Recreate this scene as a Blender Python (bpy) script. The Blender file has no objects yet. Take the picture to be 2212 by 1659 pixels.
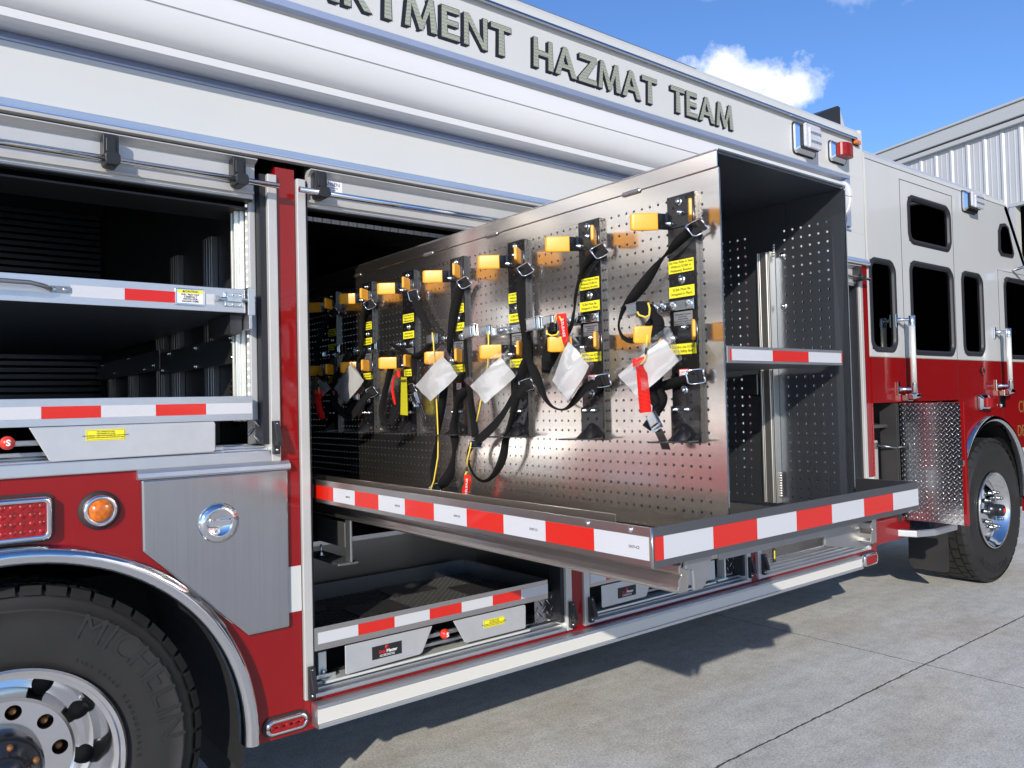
import bpy, bmesh, math, random
from mathutils import Vector, Matrix
random.seed(7)
S = bpy.context.scene; COL = S.collection
# ------------------------------------------------------------------ camera
CP = Vector((0.0, -2.503, 1.5))
F_PX, CX, CY = 1698.974, 1106.0, 829.5          # photo measured at 2212 x 1659
AX = [Vector((0.78374913, -0.00347277, 0.62106782)), Vector((-0.62063345, 0.03342936, 0.7833879)), Vector((-0.02348243, -0.99943505, 0.02404492))]
# AX[i] = world axis i seen in camera space (x right, y down, z forward)
cam = bpy.data.cameras.new('camera'); camo = bpy.data.objects.new('camera', cam); COL.objects.link(camo)
right = Vector([AX[i][0] for i in range(3)]); down = Vector([AX[i][1] for i in range(3)]); fwd = Vector([AX[i][2] for i in range(3)])
camo.matrix_world = Matrix.Translation(CP) @ Matrix((right, -down, -fwd)).transposed().to_4x4()
cam.sensor_width = 36; cam.lens = F_PX/2212*36; cam.clip_start = 0.02; cam.clip_end = 3000
S.camera = camo
def P(px, py, ax, val):
    """point where the sight line through a photo position meets the plane axis=val"""
    a, b = (px-CX), (py-CY)
    d = Vector([AX[i][0]*a+AX[i][1]*b+AX[i][2]*F_PX for i in range(3)])
    return CP + d*((val-CP[ax])/d[ax])
# ------------------------------------------------------------------ world and sun
SUNV = Vector((1.92, 1.5625, -1.0)).normalized()
ELEV = math.asin(-SUNV.z)
w = bpy.data.worlds.new('World'); S.world = w; w.use_nodes = True
nt = w.node_tree; nt.nodes.clear()
def wn(t, **k):
    n = nt.nodes.new(t)
    for a, b in k.items(): setattr(n, a, b)
    return n
sky = wn('ShaderNodeTexSky', sky_type='NISHITA', sun_disc=False)
sky.sun_elevation = ELEV; sky.sun_rotation = math.atan2(-SUNV.x, -SUNV.y); sky.air_density = 1.0; sky.dust_density = 0.2; sky.ozone_density = 3.5
bg = wn('ShaderNodeBackground'); bg.inputs[1].default_value = 0.15
out = wn('ShaderNodeOutputWorld')
tc = wn('ShaderNodeTexCoord')
noi = wn('ShaderNodeTexNoise'); noi.inputs['Scale'].default_value = 13; noi.inputs['Detail'].default_value = 12; noi.inputs['Roughness'].default_value = 0.66
nt.links.new(tc.outputs['Generated'], noi.inputs['Vector'])
def wmath(op, a, b=None, c=None, clamp=False):
    n = wn('ShaderNodeMath', operation=op, use_clamp=clamp)
    for i, v in enumerate((a, b, c)):
        if v is None: continue
        if isinstance(v, (int, float)): n.inputs[i].default_value = v
        else: nt.links.new(v, n.inputs[i])
    return n.outputs[0]
def blob(px, py, rad, axis_stretch=1.6):
    d = (P(px, py, 1, 100)-CP).normalized()
    sub = wn('ShaderNodeVectorMath', operation='SUBTRACT'); nt.links.new(tc.outputs['Generated'], sub.inputs[0]); sub.inputs[1].default_value = d
    mul = wn('ShaderNodeVectorMath', operation='MULTIPLY'); nt.links.new(sub.outputs[0], mul.inputs[0]); mul.inputs[1].default_value = (1, 1, axis_stretch)
    ln = wn('ShaderNodeVectorMath', operation='LENGTH'); nt.links.new(mul.outputs[0], ln.inputs[0])
    return wmath('SUBTRACT', 1.0, wmath('DIVIDE', ln.outputs['Value'], rad))
fac = None
for px, py, r, s, st in ((1560, 150, .062, 1.7, 1), (1625, 170, .066, 1.8, 1), (1690, 195, .050, 1.8, 1), (1900, -45, .09, 3.0, .3), (1540, -20, .04, 3, .2), (300, -900, .5, 2.2, .8), (-1500, 300, .45, 3.0, .8)):  # the two widest blobs are unseen clouds, added for white fill and reflections
    b_ = wmath('MULTIPLY', wmath('ADD', wmath('MULTIPLY', blob(px, py, r, s), 1.5), wmath('MULTIPLY', wmath('SUBTRACT', noi.outputs['Fac'], 0.56), 3.6)), 1.5, clamp=True)
    b_ = wmath('MULTIPLY', b_, st)
    fac = b_ if fac is None else wmath('MAXIMUM', fac, b_)
mx = wn('ShaderNodeMixRGB'); hs = wn('ShaderNodeHueSaturation'); hs.inputs['Saturation'].default_value = 1.04; tin = wn('ShaderNodeMixRGB', blend_type='MULTIPLY'); tin.inputs[0].default_value = 1; tin.inputs[2].default_value = (.56, .625, .775, 1); nt.links.new(sky.outputs[0], tin.inputs[1]); nt.links.new(tin.outputs[0], hs.inputs['Color']); nt.links.new(fac, mx.inputs[0]); nt.links.new(hs.outputs[0], mx.inputs[1]); mx.inputs[2].default_value = (4.3, 4.55, 5.1, 1)
nt.links.new(mx.outputs[0], bg.inputs[0]); nt.links.new(bg.outputs[0], out.inputs[0])
sl = bpy.data.lights.new('sun', 'SUN'); sl.energy = 3.1; sl.angle = math.radians(0.55); sl.color = (1.0, 0.91, 0.79)
so = bpy.data.objects.new('sun', sl); COL.objects.link(so); so.rotation_euler = SUNV.to_track_quat('-Z', 'Y').to_euler()
S.view_settings.view_transform = 'Standard'; S.view_settings.look = 'None'; S.view_settings.exposure = 0.68; S.view_settings.gamma = 1.0
# ------------------------------------------------------------------ materials
MT = {}
class NT:
    def __init__(s, m):
        s.t = m.node_tree; s.b = s.t.nodes['Principled BSDF']
    def n(s, t, **k):
        x = s.t.nodes.new(t)
        for a, b in k.items(): setattr(x, a, b)
        return x
    def L(s, a, b): s.t.links.new(a, b)
    def m(s, op, a, b=None, c=None, clamp=False):
        n = s.n('ShaderNodeMath', operation=op, use_clamp=clamp)
        for i, v in enumerate((a, b, c)):
            if v is None: continue
            if isinstance(v, (int, float)): n.inputs[i].default_value = v
            else: s.L(v, n.inputs[i])
        return n.outputs[0]
    def pos(s):
        g = s.n('ShaderNodeNewGeometry'); x = s.n('ShaderNodeSeparateXYZ'); s.L(g.outputs['Position'], x.inputs[0]); return g.outputs['Position'], x.outputs
    def noise(s, scale, detail=4, rough=.5, vec=None, stretch=None):
        n = s.n('ShaderNodeTexNoise'); n.inputs['Scale'].default_value = scale; n.inputs['Detail'].default_value = detail; n.inputs['Roughness'].default_value = rough
        v = vec if vec is not None else s.n('ShaderNodeNewGeometry').outputs['Position']
        if stretch:
            mp = s.n('ShaderNodeMapping'); mp.inputs['Scale'].default_value = stretch; s.L(v, mp.inputs[0]); v = mp.outputs[0]
        s.L(v, n.inputs['Vector']); return n.outputs['Fac']
    def ramp(s, f, *st):
        r = s.n('ShaderNodeValToRGB'); s.L(f, r.inputs[0]); e = r.color_ramp.elements
        while len(e) < len(st): e.new(.5)
        for i, (p, c) in enumerate(st):
            e[i].position = p; e[i].color = (*c, 1) if len(c) == 3 else c
        return r.outputs[0]
    def bump(s, h, strength, dist=.002, normal=None):
        b = s.n('ShaderNodeBump'); b.inputs['Strength'].default_value = strength; b.inputs['Distance'].default_value = dist; s.L(h, b.inputs['Height'])
        if normal: s.L(normal, b.inputs['Normal'])
        s.L(b.outputs[0], s.b.inputs['Normal']); return b.outputs[0]
def mat(name, col, rough=.5, metal=0.0, coat=0.0, var=0.0, vscale=3.0, rvar=0.0, bump=0.0, bscale=200, stretch=None, ior=None, emit=None, spec=None):
    m = bpy.data.materials.new(name); m.use_nodes = True; n = NT(m); b = n.b
    b.inputs['Base Color'].default_value = (*col, 1); b.inputs['Roughness'].default_value = rough; b.inputs['Metallic'].default_value = metal
    b.inputs['Coat Weight'].default_value = coat; b.inputs['Coat Roughness'].default_value = .04
    if spec is not None: b.inputs['Specular IOR Level'].default_value = spec
    if ior: b.inputs['IOR'].default_value = ior
    if emit: b.inputs['Emission Color'].default_value = (*emit[0], 1); b.inputs['Emission Strength'].default_value = emit[1]
    if var: n.L(n.ramp(n.noise(vscale, 5, .6, stretch=stretch), (.3, [c*(1-var) for c in col]), (.7, [min(1, c*(1+var)) for c in col])), b.inputs['Base Color'])
    if rvar: n.L(n.m('MULTIPLY_ADD', n.noise(vscale*2, 5, .6, stretch=stretch), rvar*2, rough-rvar), b.inputs['Roughness'])
    if bump: n.bump(n.noise(bscale, 3, .6, stretch=stretch), bump, .001)
    MT[name] = m; return m
def brushed(name, col, rough, aniso_axis, rough2=.5, mixf=.5, var=.06):
    """aluminium sheet: a sharper and a broad sheen, with drawn grain along one axis"""
    m = mat(name, col, rough, 1.0); n = NT(m)
    st = {0: (3, 160, 160), 1: (160, 3, 160), 2: (160, 160, 3)}[aniso_axis]
    g = n.noise(1, 2, .5, stretch=st); blot = n.noise(2.3, 6, .6)
    f = n.m('MULTIPLY_ADD', g, .5, n.m('MULTIPLY', blot, .5))
    n.L(n.ramp(f, (.3, [c*(1-var*1.6) for c in col]), (.7, [min(1, c*(1+var)) for c in col])), n.b.inputs['Base Color'])
    n.L(n.m('MULTIPLY_ADD', f, .12, rough-.05), n.b.inputs['Roughness'])
    bp = n.bump(g, .03, .0004)
    gl = n.n('ShaderNodeBsdfAnisotropic'); gl.inputs['Roughness'].default_value = rough2; gl.inputs['Color'].default_value = (*[min(1, c*1.05) for c in col], 1); n.L(bp, gl.inputs['Normal'])
    mixs = n.n('ShaderNodeMixShader'); mixs.inputs[0].default_value = mixf
    o = [x for x in n.t.nodes if x.type == 'OUTPUT_MATERIAL'][0]
    n.L(n.b.outputs[0], mixs.inputs[1]); n.L(gl.outputs[0], mixs.inputs[2]); n.L(mixs.outputs[0], o.inputs[0]); return m
def plate(name, a, b, col=(.62, .62, .63), cell=.036, rough=.2, metal=1.0, h=1.0):
    """tread plate: alternating raised lozenges"""
    m = mat(name, col, rough, metal); n = NT(m); _, xyz = n.pos()
    def loz(off, sw):
        fu = n.m('SUBTRACT', n.m('FRACT', n.m('ADD', n.m('DIVIDE', xyz[a], cell), off)), .5)
        fv = n.m('SUBTRACT', n.m('FRACT', n.m('ADD', n.m('DIVIDE', xyz[b], cell), off)), .5)
        p = n.m('MULTIPLY', n.m('ADD', fu, fv), .707); q = n.m('MULTIPLY', n.m('SUBTRACT', fu, fv), .707)
        if sw: p, q = q, p
        r = n.m('ADD', n.m('POWER', n.m('DIVIDE', n.m('ABSOLUTE', p), .36), 2), n.m('POWER', n.m('DIVIDE', n.m('ABSOLUTE', q), .11), 2))
        return n.m('SUBTRACT', 1.0, r, clamp=True)
    hh = n.m('POWER', n.m('MAXIMUM', loz(0, False), loz(.5, True)), .5)
    n.bump(hh, h, cell*.09)
    n.L(n.m('MULTIPLY_ADD', hh, -.06, rough), n.b.inputs['Roughness']); return m
mat('white_paint', (.55, .565, .56), .32, coat=.35, var=.02, vscale=1.2, bump=.02, bscale=40)
mat('awning_white', (.64, .65, .66), .42, var=.02)
mat('cab_white', (.50, .515, .515), .25, coat=.5, var=.02, vscale=1.2)
mat('red_paint', (.215, .0015, .003), .5, coat=.75, var=.05, vscale=2, bump=.015, bscale=9, spec=.15)
mat('alu', (.70, .72, .74), .42, 1.0, var=.05, vscale=6, bump=.03, bscale=300)
mat('plate_alu', (.58, .595, .61), .45, .6, var=.05, vscale=14)
mat('alu_grey', (.38, .39, .40), .45, .85, var=.06, vscale=9)
mat('trim', (.54, .54, .53), .38, .35, var=.04, vscale=8)
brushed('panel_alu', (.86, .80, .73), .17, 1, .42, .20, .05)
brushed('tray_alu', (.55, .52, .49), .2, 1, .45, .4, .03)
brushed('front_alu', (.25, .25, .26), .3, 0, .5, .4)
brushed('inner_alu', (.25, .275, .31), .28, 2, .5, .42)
brushed('stainless', (.50, .50, .505), .15, 2, .42, .16, .06)
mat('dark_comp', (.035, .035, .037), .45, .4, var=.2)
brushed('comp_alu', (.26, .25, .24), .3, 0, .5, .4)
mat('chrome', (.72, .73, .75), .06, 1.0, rvar=.03, vscale=4)
mat('zinc', (.66, .70, .72), .22, 1.0, var=.12, vscale=60)
mat('dark_zinc', (.25, .27, .28), .3, 1.0, var=.1, vscale=60)
mat('black_gloss', (.008, .008, .009), .22, coat=.3, bump=.25, bscale=260)
mat('black_plastic', (.016, .017, .019), .42, bump=.1, bscale=500)
mat('rubber', (.018, .018, .019), .68, var=.25, vscale=7, bump=.12, bscale=220)
mat('tyre', (.014, .014, .0145), .62, var=.25, vscale=9, bump=.1, bscale=160)
mat('yellow_vinyl', (.78, .34, .008), .38, coat=.2, var=.05, vscale=25)
mat('label_yellow', (.82, .74, .03), .42, var=.04, vscale=30)
mat('sticker_white', (.80, .80, .82), .4); mat('ink', (.012, .012, .014), .5); mat('ink_blue', (.02, .03, .22), .5); mat('ink_red', (.55, .02, .02), .5)
mat('label_silver', (.42, .43, .44), .35, .7)
mat('cord', (.80, .58, .06), .7, bump=.5, bscale=500)
mat('paper', (.72, .71, .67), .6, var=.02)
mat('amber', (.55, .13, .003), .12, coat=.7, var=.45, vscale=60); mat('red_lens', (.24, .002, .003), .38, coat=.12, var=.5, vscale=90)
mat('led', (.75, .76, .78), .2, emit=((1, .98, .9), .5)); mat('lens_clear', (.50, .52, .58), .15, coat=.6, var=.15, vscale=60)
mat('glass_dark', (.004, .005, .006), .03, coat=0, spec=.5); mat('cab_dark', (.01, .01, .011), .7)
mat('gasket', (.014, .015, .02), .5)
mat('hub_black', (.012, .014, .02), .25, coat=.2, var=.3, vscale=20); mat('rust', (.22, .10, .035), .6, .4, var=.3, vscale=60)
mat('rim_alu', (.78, .79, .80), .13, 1.0, rvar=.08, vscale=6, var=.05)
mat('gold', (.36, .36, .26), .35, .3, var=.18, vscale=30); mat('letter_black', (.006, .009, .016), .35)
mat('wall_steel', (.50, .51, .52), .5, .1, var=.04, vscale=1.5); mat('roof_trim', (.46, .47, .47), .5, .1)
mat('mat_black', (.022, .022, .022), .38, var=.3, vscale=30)
mat('weld', (.42, .41, .40), .4, 1.0, var=.3, vscale=300, bump=.8, bscale=300)
plate('plate_xz', 0, 2); plate('plate_yz', 1, 2, (.60, .60, .61), .034); plate('plate_xy', 0, 1); plate('plate_small', 0, 2, (.35, .35, .36), .05, .12)
plate('plate_dark', 0, 1, (.12, .12, .125), .034, .22)
plate('red_reflect_plate', 0, 2, (.32, .008, .012), .03, .3, .0)  # tread plate with the corner post's red reflection as its base colour
def webbing(name, col):
    m = mat(name, col, .75, spec=.22); n = NT(m); _, xyz = n.pos()
    uv = n.n('ShaderNodeTexCoord').outputs['UV']; sp = n.n('ShaderNodeSeparateXYZ'); n.L(uv, sp.inputs[0])
    wv = n.m('SINE', n.m('MULTIPLY', sp.outputs[0], 2*math.pi/.0030))
    n.bump(wv, .9, .0009)
    n.L(n.ramp(n.m('MULTIPLY_ADD', wv, .5, .5), (.0, [c*.55 for c in col]), (1., [c*1.5 for c in col])), n.b.inputs['Base Color'])
webbing('strap', (.009, .009, .010)); webbing('red_web', (.75, .018, .012))
def tapemat(name, col):
    m = mat(name, col, .3, coat=.4); n = NT(m); _, xyz = n.pos(); hor = n.m('ADD', xyz[0], xyz[1])
    p = n.m('ABSOLUTE', n.m('SINE', n.m('MULTIPLY', n.m('ADD', hor, xyz[2]), 700))); q = n.m('ABSOLUTE', n.m('SINE', n.m('MULTIPLY', n.m('SUBTRACT', hor, xyz[2]), 700)))
    n.bump(n.m('MULTIPLY', p, q), .5, .0008)
    n.L(n.ramp(n.m('MULTIPLY', p, q), (.0, [c*.78 for c in col]), (.3, col)), n.b.inputs['Base Color'])
tapemat('tape_white', (.58, .60, .64)); tapemat('tape_red', (.62, .012, .003))
def clearmat():
    m = mat('clear_bag', (.9, .9, .92), .12); n = NT(m); o = [x for x in n.t.nodes if x.type == 'OUTPUT_MATERIAL'][0]
    tr = n.n('ShaderNodeBsdfTransparent'); tr.inputs[0].default_value = (.94, .95, .97, 1)
    gl = n.n('ShaderNodeBsdfAnisotropic'); gl.inputs['Roughness'].default_value = .16; gl.inputs['Color'].default_value = (.9, .92, .97, 1)
    bu = n.n('ShaderNodeBump'); bu.inputs['Strength'].default_value = .9; bu.inputs['Distance'].default_value = .006; n.L(n.noise(16, 2, .4), bu.inputs['Height']); n.L(bu.outputs[0], gl.inputs['Normal'])
    lw = n.n('ShaderNodeLayerWeight'); lw.inputs[0].default_value = .35; n.L(bu.outputs[0], lw.inputs['Normal'])
    ms = n.n('ShaderNodeMixShader'); n.L(n.m('MULTIPLY_ADD', n.m('POWER', lw.outputs['Facing'], 2), .5, .20, clamp=True), ms.inputs[0]); n.L(tr.outputs[0], ms.inputs[1]); n.L(gl.outputs[0], ms.inputs[2]); n.L(ms.outputs[0], o.inputs[0])
clearmat()
def glassmat():
    m = MT['glass_dark']; n = NT(m); o = [x for x in n.t.nodes if x.type == 'OUTPUT_MATERIAL'][0]
    tr = n.n('ShaderNodeBsdfTransparent'); tr.inputs[0].default_value = (.30, .33, .34, 1)
    gl = n.n('ShaderNodeBsdfAnisotropic'); gl.inputs['Roughness'].default_value = .02
    fr = n.n('ShaderNodeFresnel'); fr.inputs[0].default_value = 1.5
    ms = n.n('ShaderNodeMixShader'); n.L(fr.outputs[0], ms.inputs[0]); n.L(tr.outputs[0], ms.inputs[1]); n.L(gl.outputs[0], ms.inputs[2]); n.L(ms.outputs[0], o.inputs[0])
glassmat()
def concrete():
    m = mat('concrete', (.34, .325, .30), .8); n = NT(m); posn, xyz = n.pos()
    big = n.noise(.7, 6, .6); fine = n.noise(95, 6, .8); mid = n.noise(11, 8, .75); str_ = n.noise(1.6, 5, .6, stretch=(1, 5, 1))
    base = n.ramp(n.m('ADD', n.m('MULTIPLY', big, .5), n.m('MULTIPLY', str_, .5)), (.30, (.46, .465, .45)), (.5, (.58, .585, .565)), (.7, (.68, .685, .665)))
    spk = n.ramp(fine, (.36, (.42, .41, .40)), (.47, (.90, .90, .89)), (.55, (1.0, 1.0, 1.0)), (.64, (1.32, 1.31, 1.29)))
    m1 = n.n('ShaderNodeMixRGB', blend_type='MULTIPLY'); m1.inputs[0].default_value = 1; n.L(base, m1.inputs[1]); n.L(spk, m1.inputs[2])
    sp2 = n.ramp(mid, (.34, (.80, .80, .79)), (.5, (.97, .97, .97)), (.64, (1.07, 1.07, 1.07)))
    m2 = n.n('ShaderNodeMixRGB', blend_type='MULTIPLY'); m2.inputs[0].default_value = 1; n.L(m1.outputs[0], m2.inputs[1]); n.L(sp2, m2.inputs[2])
    st_ = n.ramp(n.noise(.9, 3, .5, stretch=(1, 1.6, 1)), (.38, (.93, .90, .85)), (.5, (1, 1, 1)))
    m2b = n.n('ShaderNodeMixRGB', blend_type='MULTIPLY'); m2b.inputs[0].default_value = 1; n.L(m2.outputs[0], m2b.inputs[1]); n.L(st_, m2b.inputs[2]); m2 = m2b
    # small dark flecks of debris, and saw-cut joints every few metres
    vo = n.n('ShaderNodeTexVoronoi'); vo.inputs['Scale'].default_value = 4.5; n.L(posn, vo.inputs['Vector'])
    fleck = n.m('LESS_THAN', n.m('ADD', vo.outputs['Distance'], n.m('MULTIPLY', fine, .05)), .045)
    wob = n.m('MULTIPLY', n.m('SUBTRACT', n.noise(14, 4, .7), .5), .026)
    def joint(c, at, step):
        f = n.m('ABSOLUTE', n.m('SUBTRACT', n.m('FRACT', n.m('ADD', n.m('DIVIDE', n.m('SUBTRACT', n.m('ADD', c, wob), at), step), .5)), .5))
        return n.m('MULTIPLY', f, step)
    d = n.m('MINIMUM', joint(xyz[0], 4.49, 5.2), n.m('MULTIPLY', joint(xyz[1], -.46, 4.6), .75))
    wid = n.m('MULTIPLY_ADD', n.noise(30, 3, .7), .0065, .0003)
    jm = n.m('LESS_THAN', d, wid)
    m3 = n.n('ShaderNodeMixRGB'); n.L(n.m('MAXIMUM', n.m('MULTIPLY', fleck, .8), n.m('MULTIPLY', jm, .93)), m3.inputs[0]); n.L(m2.outputs[0], m3.inputs[1]); m3.inputs[2].default_value = (.028, .026, .022, 1)
    n.L(m3.outputs[0], n.b.inputs['Base Color'])
    n.bump(n.m('SUBTRACT', n.m('ADD', n.m('MULTIPLY', fine, .6), mid), n.m('MULTIPLY', jm, 1.5)), .5, .003)
concrete()
# ------------------------------------------------------------------ mesh building
ORG = {}
class MB:
    """collects shapes in world metres and links them as one mesh object"""
    def __init__(s, *mats): s.bm = bmesh.new(); s.mats = list(mats); s.i = 0; s.uv = s.bm.loops.layers.uv.new('UVMap')
    def use(s, name):
        if name not in s.mats: s.mats.append(name)
        s.i = s.mats.index(name); return s
    def f(s, vs, smooth=False):
        try: fc = s.bm.faces.new(vs)
        except ValueError: return None
        fc.material_index = s.i; fc.smooth = smooth; return fc
    def box(s, x0, x1, y0, y1, z0, z1):
        v = [s.bm.verts.new((x, y, z)) for x in (x0, x1) for y in (y0, y1) for z in (z0, z1)]
        for q in ((0, 1, 3, 2), (4, 6, 7, 5), (0, 4, 5, 1), (2, 3, 7, 6), (0, 2, 6, 4), (1, 5, 7, 3)): s.f([v[i] for i in q])
        return s
    def prism(s, pts, vec):
        vec = Vector(vec); a = [s.bm.verts.new(p) for p in pts]; b = [s.bm.verts.new(Vector(p)+vec) for p in pts]; n = len(a)
        s.f(a); s.f(b[::-1])
        for i in range(n): s.f([a[i], b[i], b[(i+1) % n], a[(i+1) % n]])
        return s
    def xz(s, pts, y0, y1): return s.prism([(x, y0, z) for x, z in pts], (0, y1-y0, 0))
    def yz(s, pts, x0, x1): return s.prism([(x0, y, z) for y, z in pts], (x1-x0, 0, 0))
    def xy(s, pts, z0, z1): return s.prism([(x, y, z0) for x, y in pts], (0, 0, z1-z0))
    def quad(s, *p): s.f([s.bm.verts.new(q) for q in p]); return s
    def ring(s, c, u, v, r, n=12): return [s.bm.verts.new(Vector(c)+u*math.cos(2*math.pi*i/n)*r+v*math.sin(2*math.pi*i/n)*r) for i in range(n)]
    def tube(s, path, r, n=8, cap=True):
        path = [Vector(p) for p in path]; rs = r if isinstance(r, (list, tuple)) else [r]*len(path); prev = None; rings = []
        t0 = (path[1]-path[0]).normalized(); u = t0.orthogonal().normalized()
        for i, p in enumerate(path):
            t = (path[min(i+1, len(path)-1)]-path[max(i-1, 0)]).normalized()
            u = (u-t*u.dot(t)).normalized(); v = t.cross(u); rings.append(s.ring(p, u, v, rs[i], n))
        for a, b in zip(rings, rings[1:]):
            for i in range(n): s.f([a[i], a[(i+1) % n], b[(i+1) % n], b[i]], True)
        if cap: s.f(rings[0][::-1]); s.f(rings[-1])
        return s
    def lathe(s, c, axis, prof, n=32, closed=False):
        """prof: (radius, distance along axis)"""
        axis = Vector(axis).normalized(); u = axis.orthogonal().normalized(); v = axis.cross(u); c = Vector(c); rings = []
        for r, d in prof:
            rings.append([s.bm.verts.new(c+axis*d)] if r < 1e-6 else s.ring(c+axis*d, u, v, r, n))
        prs = list(zip(rings, rings[1:]))
        if closed: prs.append((rings[-1], rings[0]))
        for a, b in prs:
            for i in range(n):
                j = (i+1) % n
                if len(a) == 1 and len(b) == 1: continue
                if len(a) == 1: s.f([a[0], b[j], b[i]], True)
                elif len(b) == 1: s.f([a[i], a[j], b[0]], True)
                else: s.f([a[i], a[j], b[j], b[i]], True)
        return s
    def bolt(s, c, axis, r=.006, h=.006, washer=True):
        if washer: s.lathe(c, axis, [(0, .0015), (r*1.7, .0015), (r*1.7, 0)], 14)
        s.lathe(c, axis, [(0, h), (r*.8, h), (r, h*.6), (r, 0)], 6); return s
    def ribbon(s, path, W, thick=.0016, sag=0):
        """path: (point, width vector) list; builds a thin band with thickness"""
        pts = []; n = 4
        L = len(path)
        def cr(a, b, c, d, t): return .5*((2*b)+(c-a)*t+(2*a-5*b+4*c-d)*t*t+(3*b-a-3*c+d)*t**3)
        for i in range(L-1):
            for k in range(n):
                t = k/n; q = [path[max(i-1, 0)], path[i], path[i+1], path[min(i+2, L-1)]]
                pts.append((cr(*[x[0] for x in q], t), cr(*[x[1] for x in q], t)))
        pts.append(path[-1]); prev = None; dist = 0; lastp = None
        for i, (p, wv) in enumerate(pts):
            t = (pts[min(i+1, len(pts)-1)][0]-pts[max(i-1, 0)][0])
            nn = wv.cross(t); nn = nn.normalized()*thick/2 if nn.length > 1e-9 else Vector((thick/2, 0, 0))
            if lastp is not None: dist += (p-lastp).length
            lastp = p
            cur = ([s.bm.verts.new(p+wv/2+nn), s.bm.verts.new(p-wv/2+nn), s.bm.verts.new(p-wv/2-nn), s.bm.verts.new(p+wv/2-nn)], dist)
            if prev:
                for a in range(4):
                    b = (a+1) % 4; fc = s.f([prev[0][a], prev[0][b], cur[0][b], cur[0][a]], True)
                    if fc:
                        for lp, u in zip(fc.loops, (prev[1], prev[1], cur[1], cur[1])): lp[s.uv].uv = (u, a)
            prev = cur
        return s
    def build(s, name, parent=None, bevel=0, smooth=False, mat=None):
        bmesh.ops.remove_doubles(s.bm, verts=s.bm.verts, dist=1e-7) if False else None
        bmesh.ops.recalc_face_normals(s.bm, faces=s.bm.faces)
        org = ORG.get(parent.name, Vector()) if parent else Vector()
        bmesh.ops.translate(s.bm, verts=s.bm.verts, vec=-org)
        me = bpy.data.meshes.new(name); s.bm.to_mesh(me); s.bm.free()
        for m in s.mats: me.materials.append(MT[m])
        o = bpy.data.objects.new(name, me); COL.objects.link(o)
        if parent: o.parent = parent; ORG[o.name] = org
        if bevel:
            b = o.modifiers.new('bevel', 'BEVEL'); b.width = bevel; b.segments = 2; b.limit_method = 'ANGLE'; b.angle_limit = math.radians(50)
        return o
def thing(name, loc, label, cat, group=None):
    o = bpy.data.objects.new(name, None); COL.objects.link(o); o.location = loc; ORG[o.name] = Vector(loc); o.empty_display_size = .1
    o['label'] = label; o['category'] = cat
    if group: o['group'] = group
    return o
def structure(o): o['kind'] = 'structure'; return o
def text(s, body, size, loc, ru, up, mname, parent, name='lettering', align='CENTER', bold=0.0, depth=.0006, xs=1.0):
    cu = bpy.data.curves.new(name, 'FONT'); cu.body = body; cu.size = size; cu.align_x = align; cu.align_y = 'CENTER'; cu.extrude = depth/2; cu.offset = bold; cu.resolution_u = 3; cu.space_line = 1.0
    to = bpy.data.objects.new('t', cu); COL.objects.link(to)
    dg = bpy.context.evaluated_depsgraph_get(); me = bpy.data.meshes.new_from_object(to.evaluated_get(dg)); bpy.data.objects.remove(to)
    ru = Vector(ru).normalized(); up = Vector(up).normalized(); nm = ru.cross(up); M = Matrix((ru*xs, up, nm)).transposed().to_4x4(); M.translation = Vector(loc)
    me.transform(M)
    if s is None:
        org = ORG.get(parent.name, Vector()); me.transform(Matrix.Translation(-org)); me.materials.clear(); me.materials.append(MT[mname]); me.name = name
        o = bpy.data.objects.new(name, me); COL.objects.link(o); o.parent = parent; ORG[o.name] = org; return o
    s.use(mname); base = {}
    vs = [s.bm.verts.new(v.co) for v in me.vertices]
    for p in me.polygons: s.f([vs[i] for i in p.vertices])
    bpy.data.meshes.remove(me)
X_, Y_, Z_ = Vector((1, 0, 0)), Vector((0, 1, 0)), Vector((0, 0, 1))
def arc(cx, cz, r, a0, a1, n=24): return [(cx+r*math.cos(math.radians(a0+(a1-a0)*i/n)), cz+r*math.sin(math.radians(a0+(a1-a0)*i/n))) for i in range(n+1)]
def rrect(x0, x1, z0, z1, r, n=5):
    p = []
    for cx, cz, a in ((x1-r, z1-r, 0), (x0+r, z1-r, 90), (x0+r, z0+r, 180), (x1-r, z0+r, 270)): p += arc(cx, cz, r, a, a+90, n)
    return p
# ================================================================== SETTING
g = MB('concrete')
g.quad((-400, -400, 0), (400, -400, 0), (400, 400, 0), (-400, 400, 0)); structure(g.build('ground'))
# warehouse behind the cab
dv = Vector((.2813, .9596, 0)); nv = Vector((-.9596, .2813, 0)); w0 = Vector((14.68, 4.46, 0))
wh = thing('metal_warehouse', w0, 'pale grey ribbed metal warehouse with a dark open bay beyond the cab', 'building')
def wp(s_, z, off=0): return w0 - dv*s_ + nv*off + Z_*z
def wallpart(mb, s0, s1, z0, z1, d=.05, off=0):
    mb.prism([wp(s0, z0, off), wp(s1, z0, off), wp(s1, z1, off), wp(s0, z1, off)], -nv*d)
a = MB('wall_steel'); wallpart(a, -14, 2.32, 0, 5.72); wallpart(a, 2.32, 14, 4.47, 5.72); wallpart(a, 9.5, 22, 0, 5.72)
k = -14.0; j = 0
while k < 14:
    lo = 4.47 if 2.32 < k < 9.5 else 0
    big = (j % 3 == 0); ww = .045 if big else .016; hh = .020 if big else .004
    pr = [wp(k-ww*.9, lo), wp(k-ww*.4, lo, hh), wp(k+ww*.4, lo, hh), wp(k+ww*.9, lo)]
    a.prism(pr, (0, 0, 5.70-lo)); k += .1016; j += 1
a.build('wall', wh)
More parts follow.
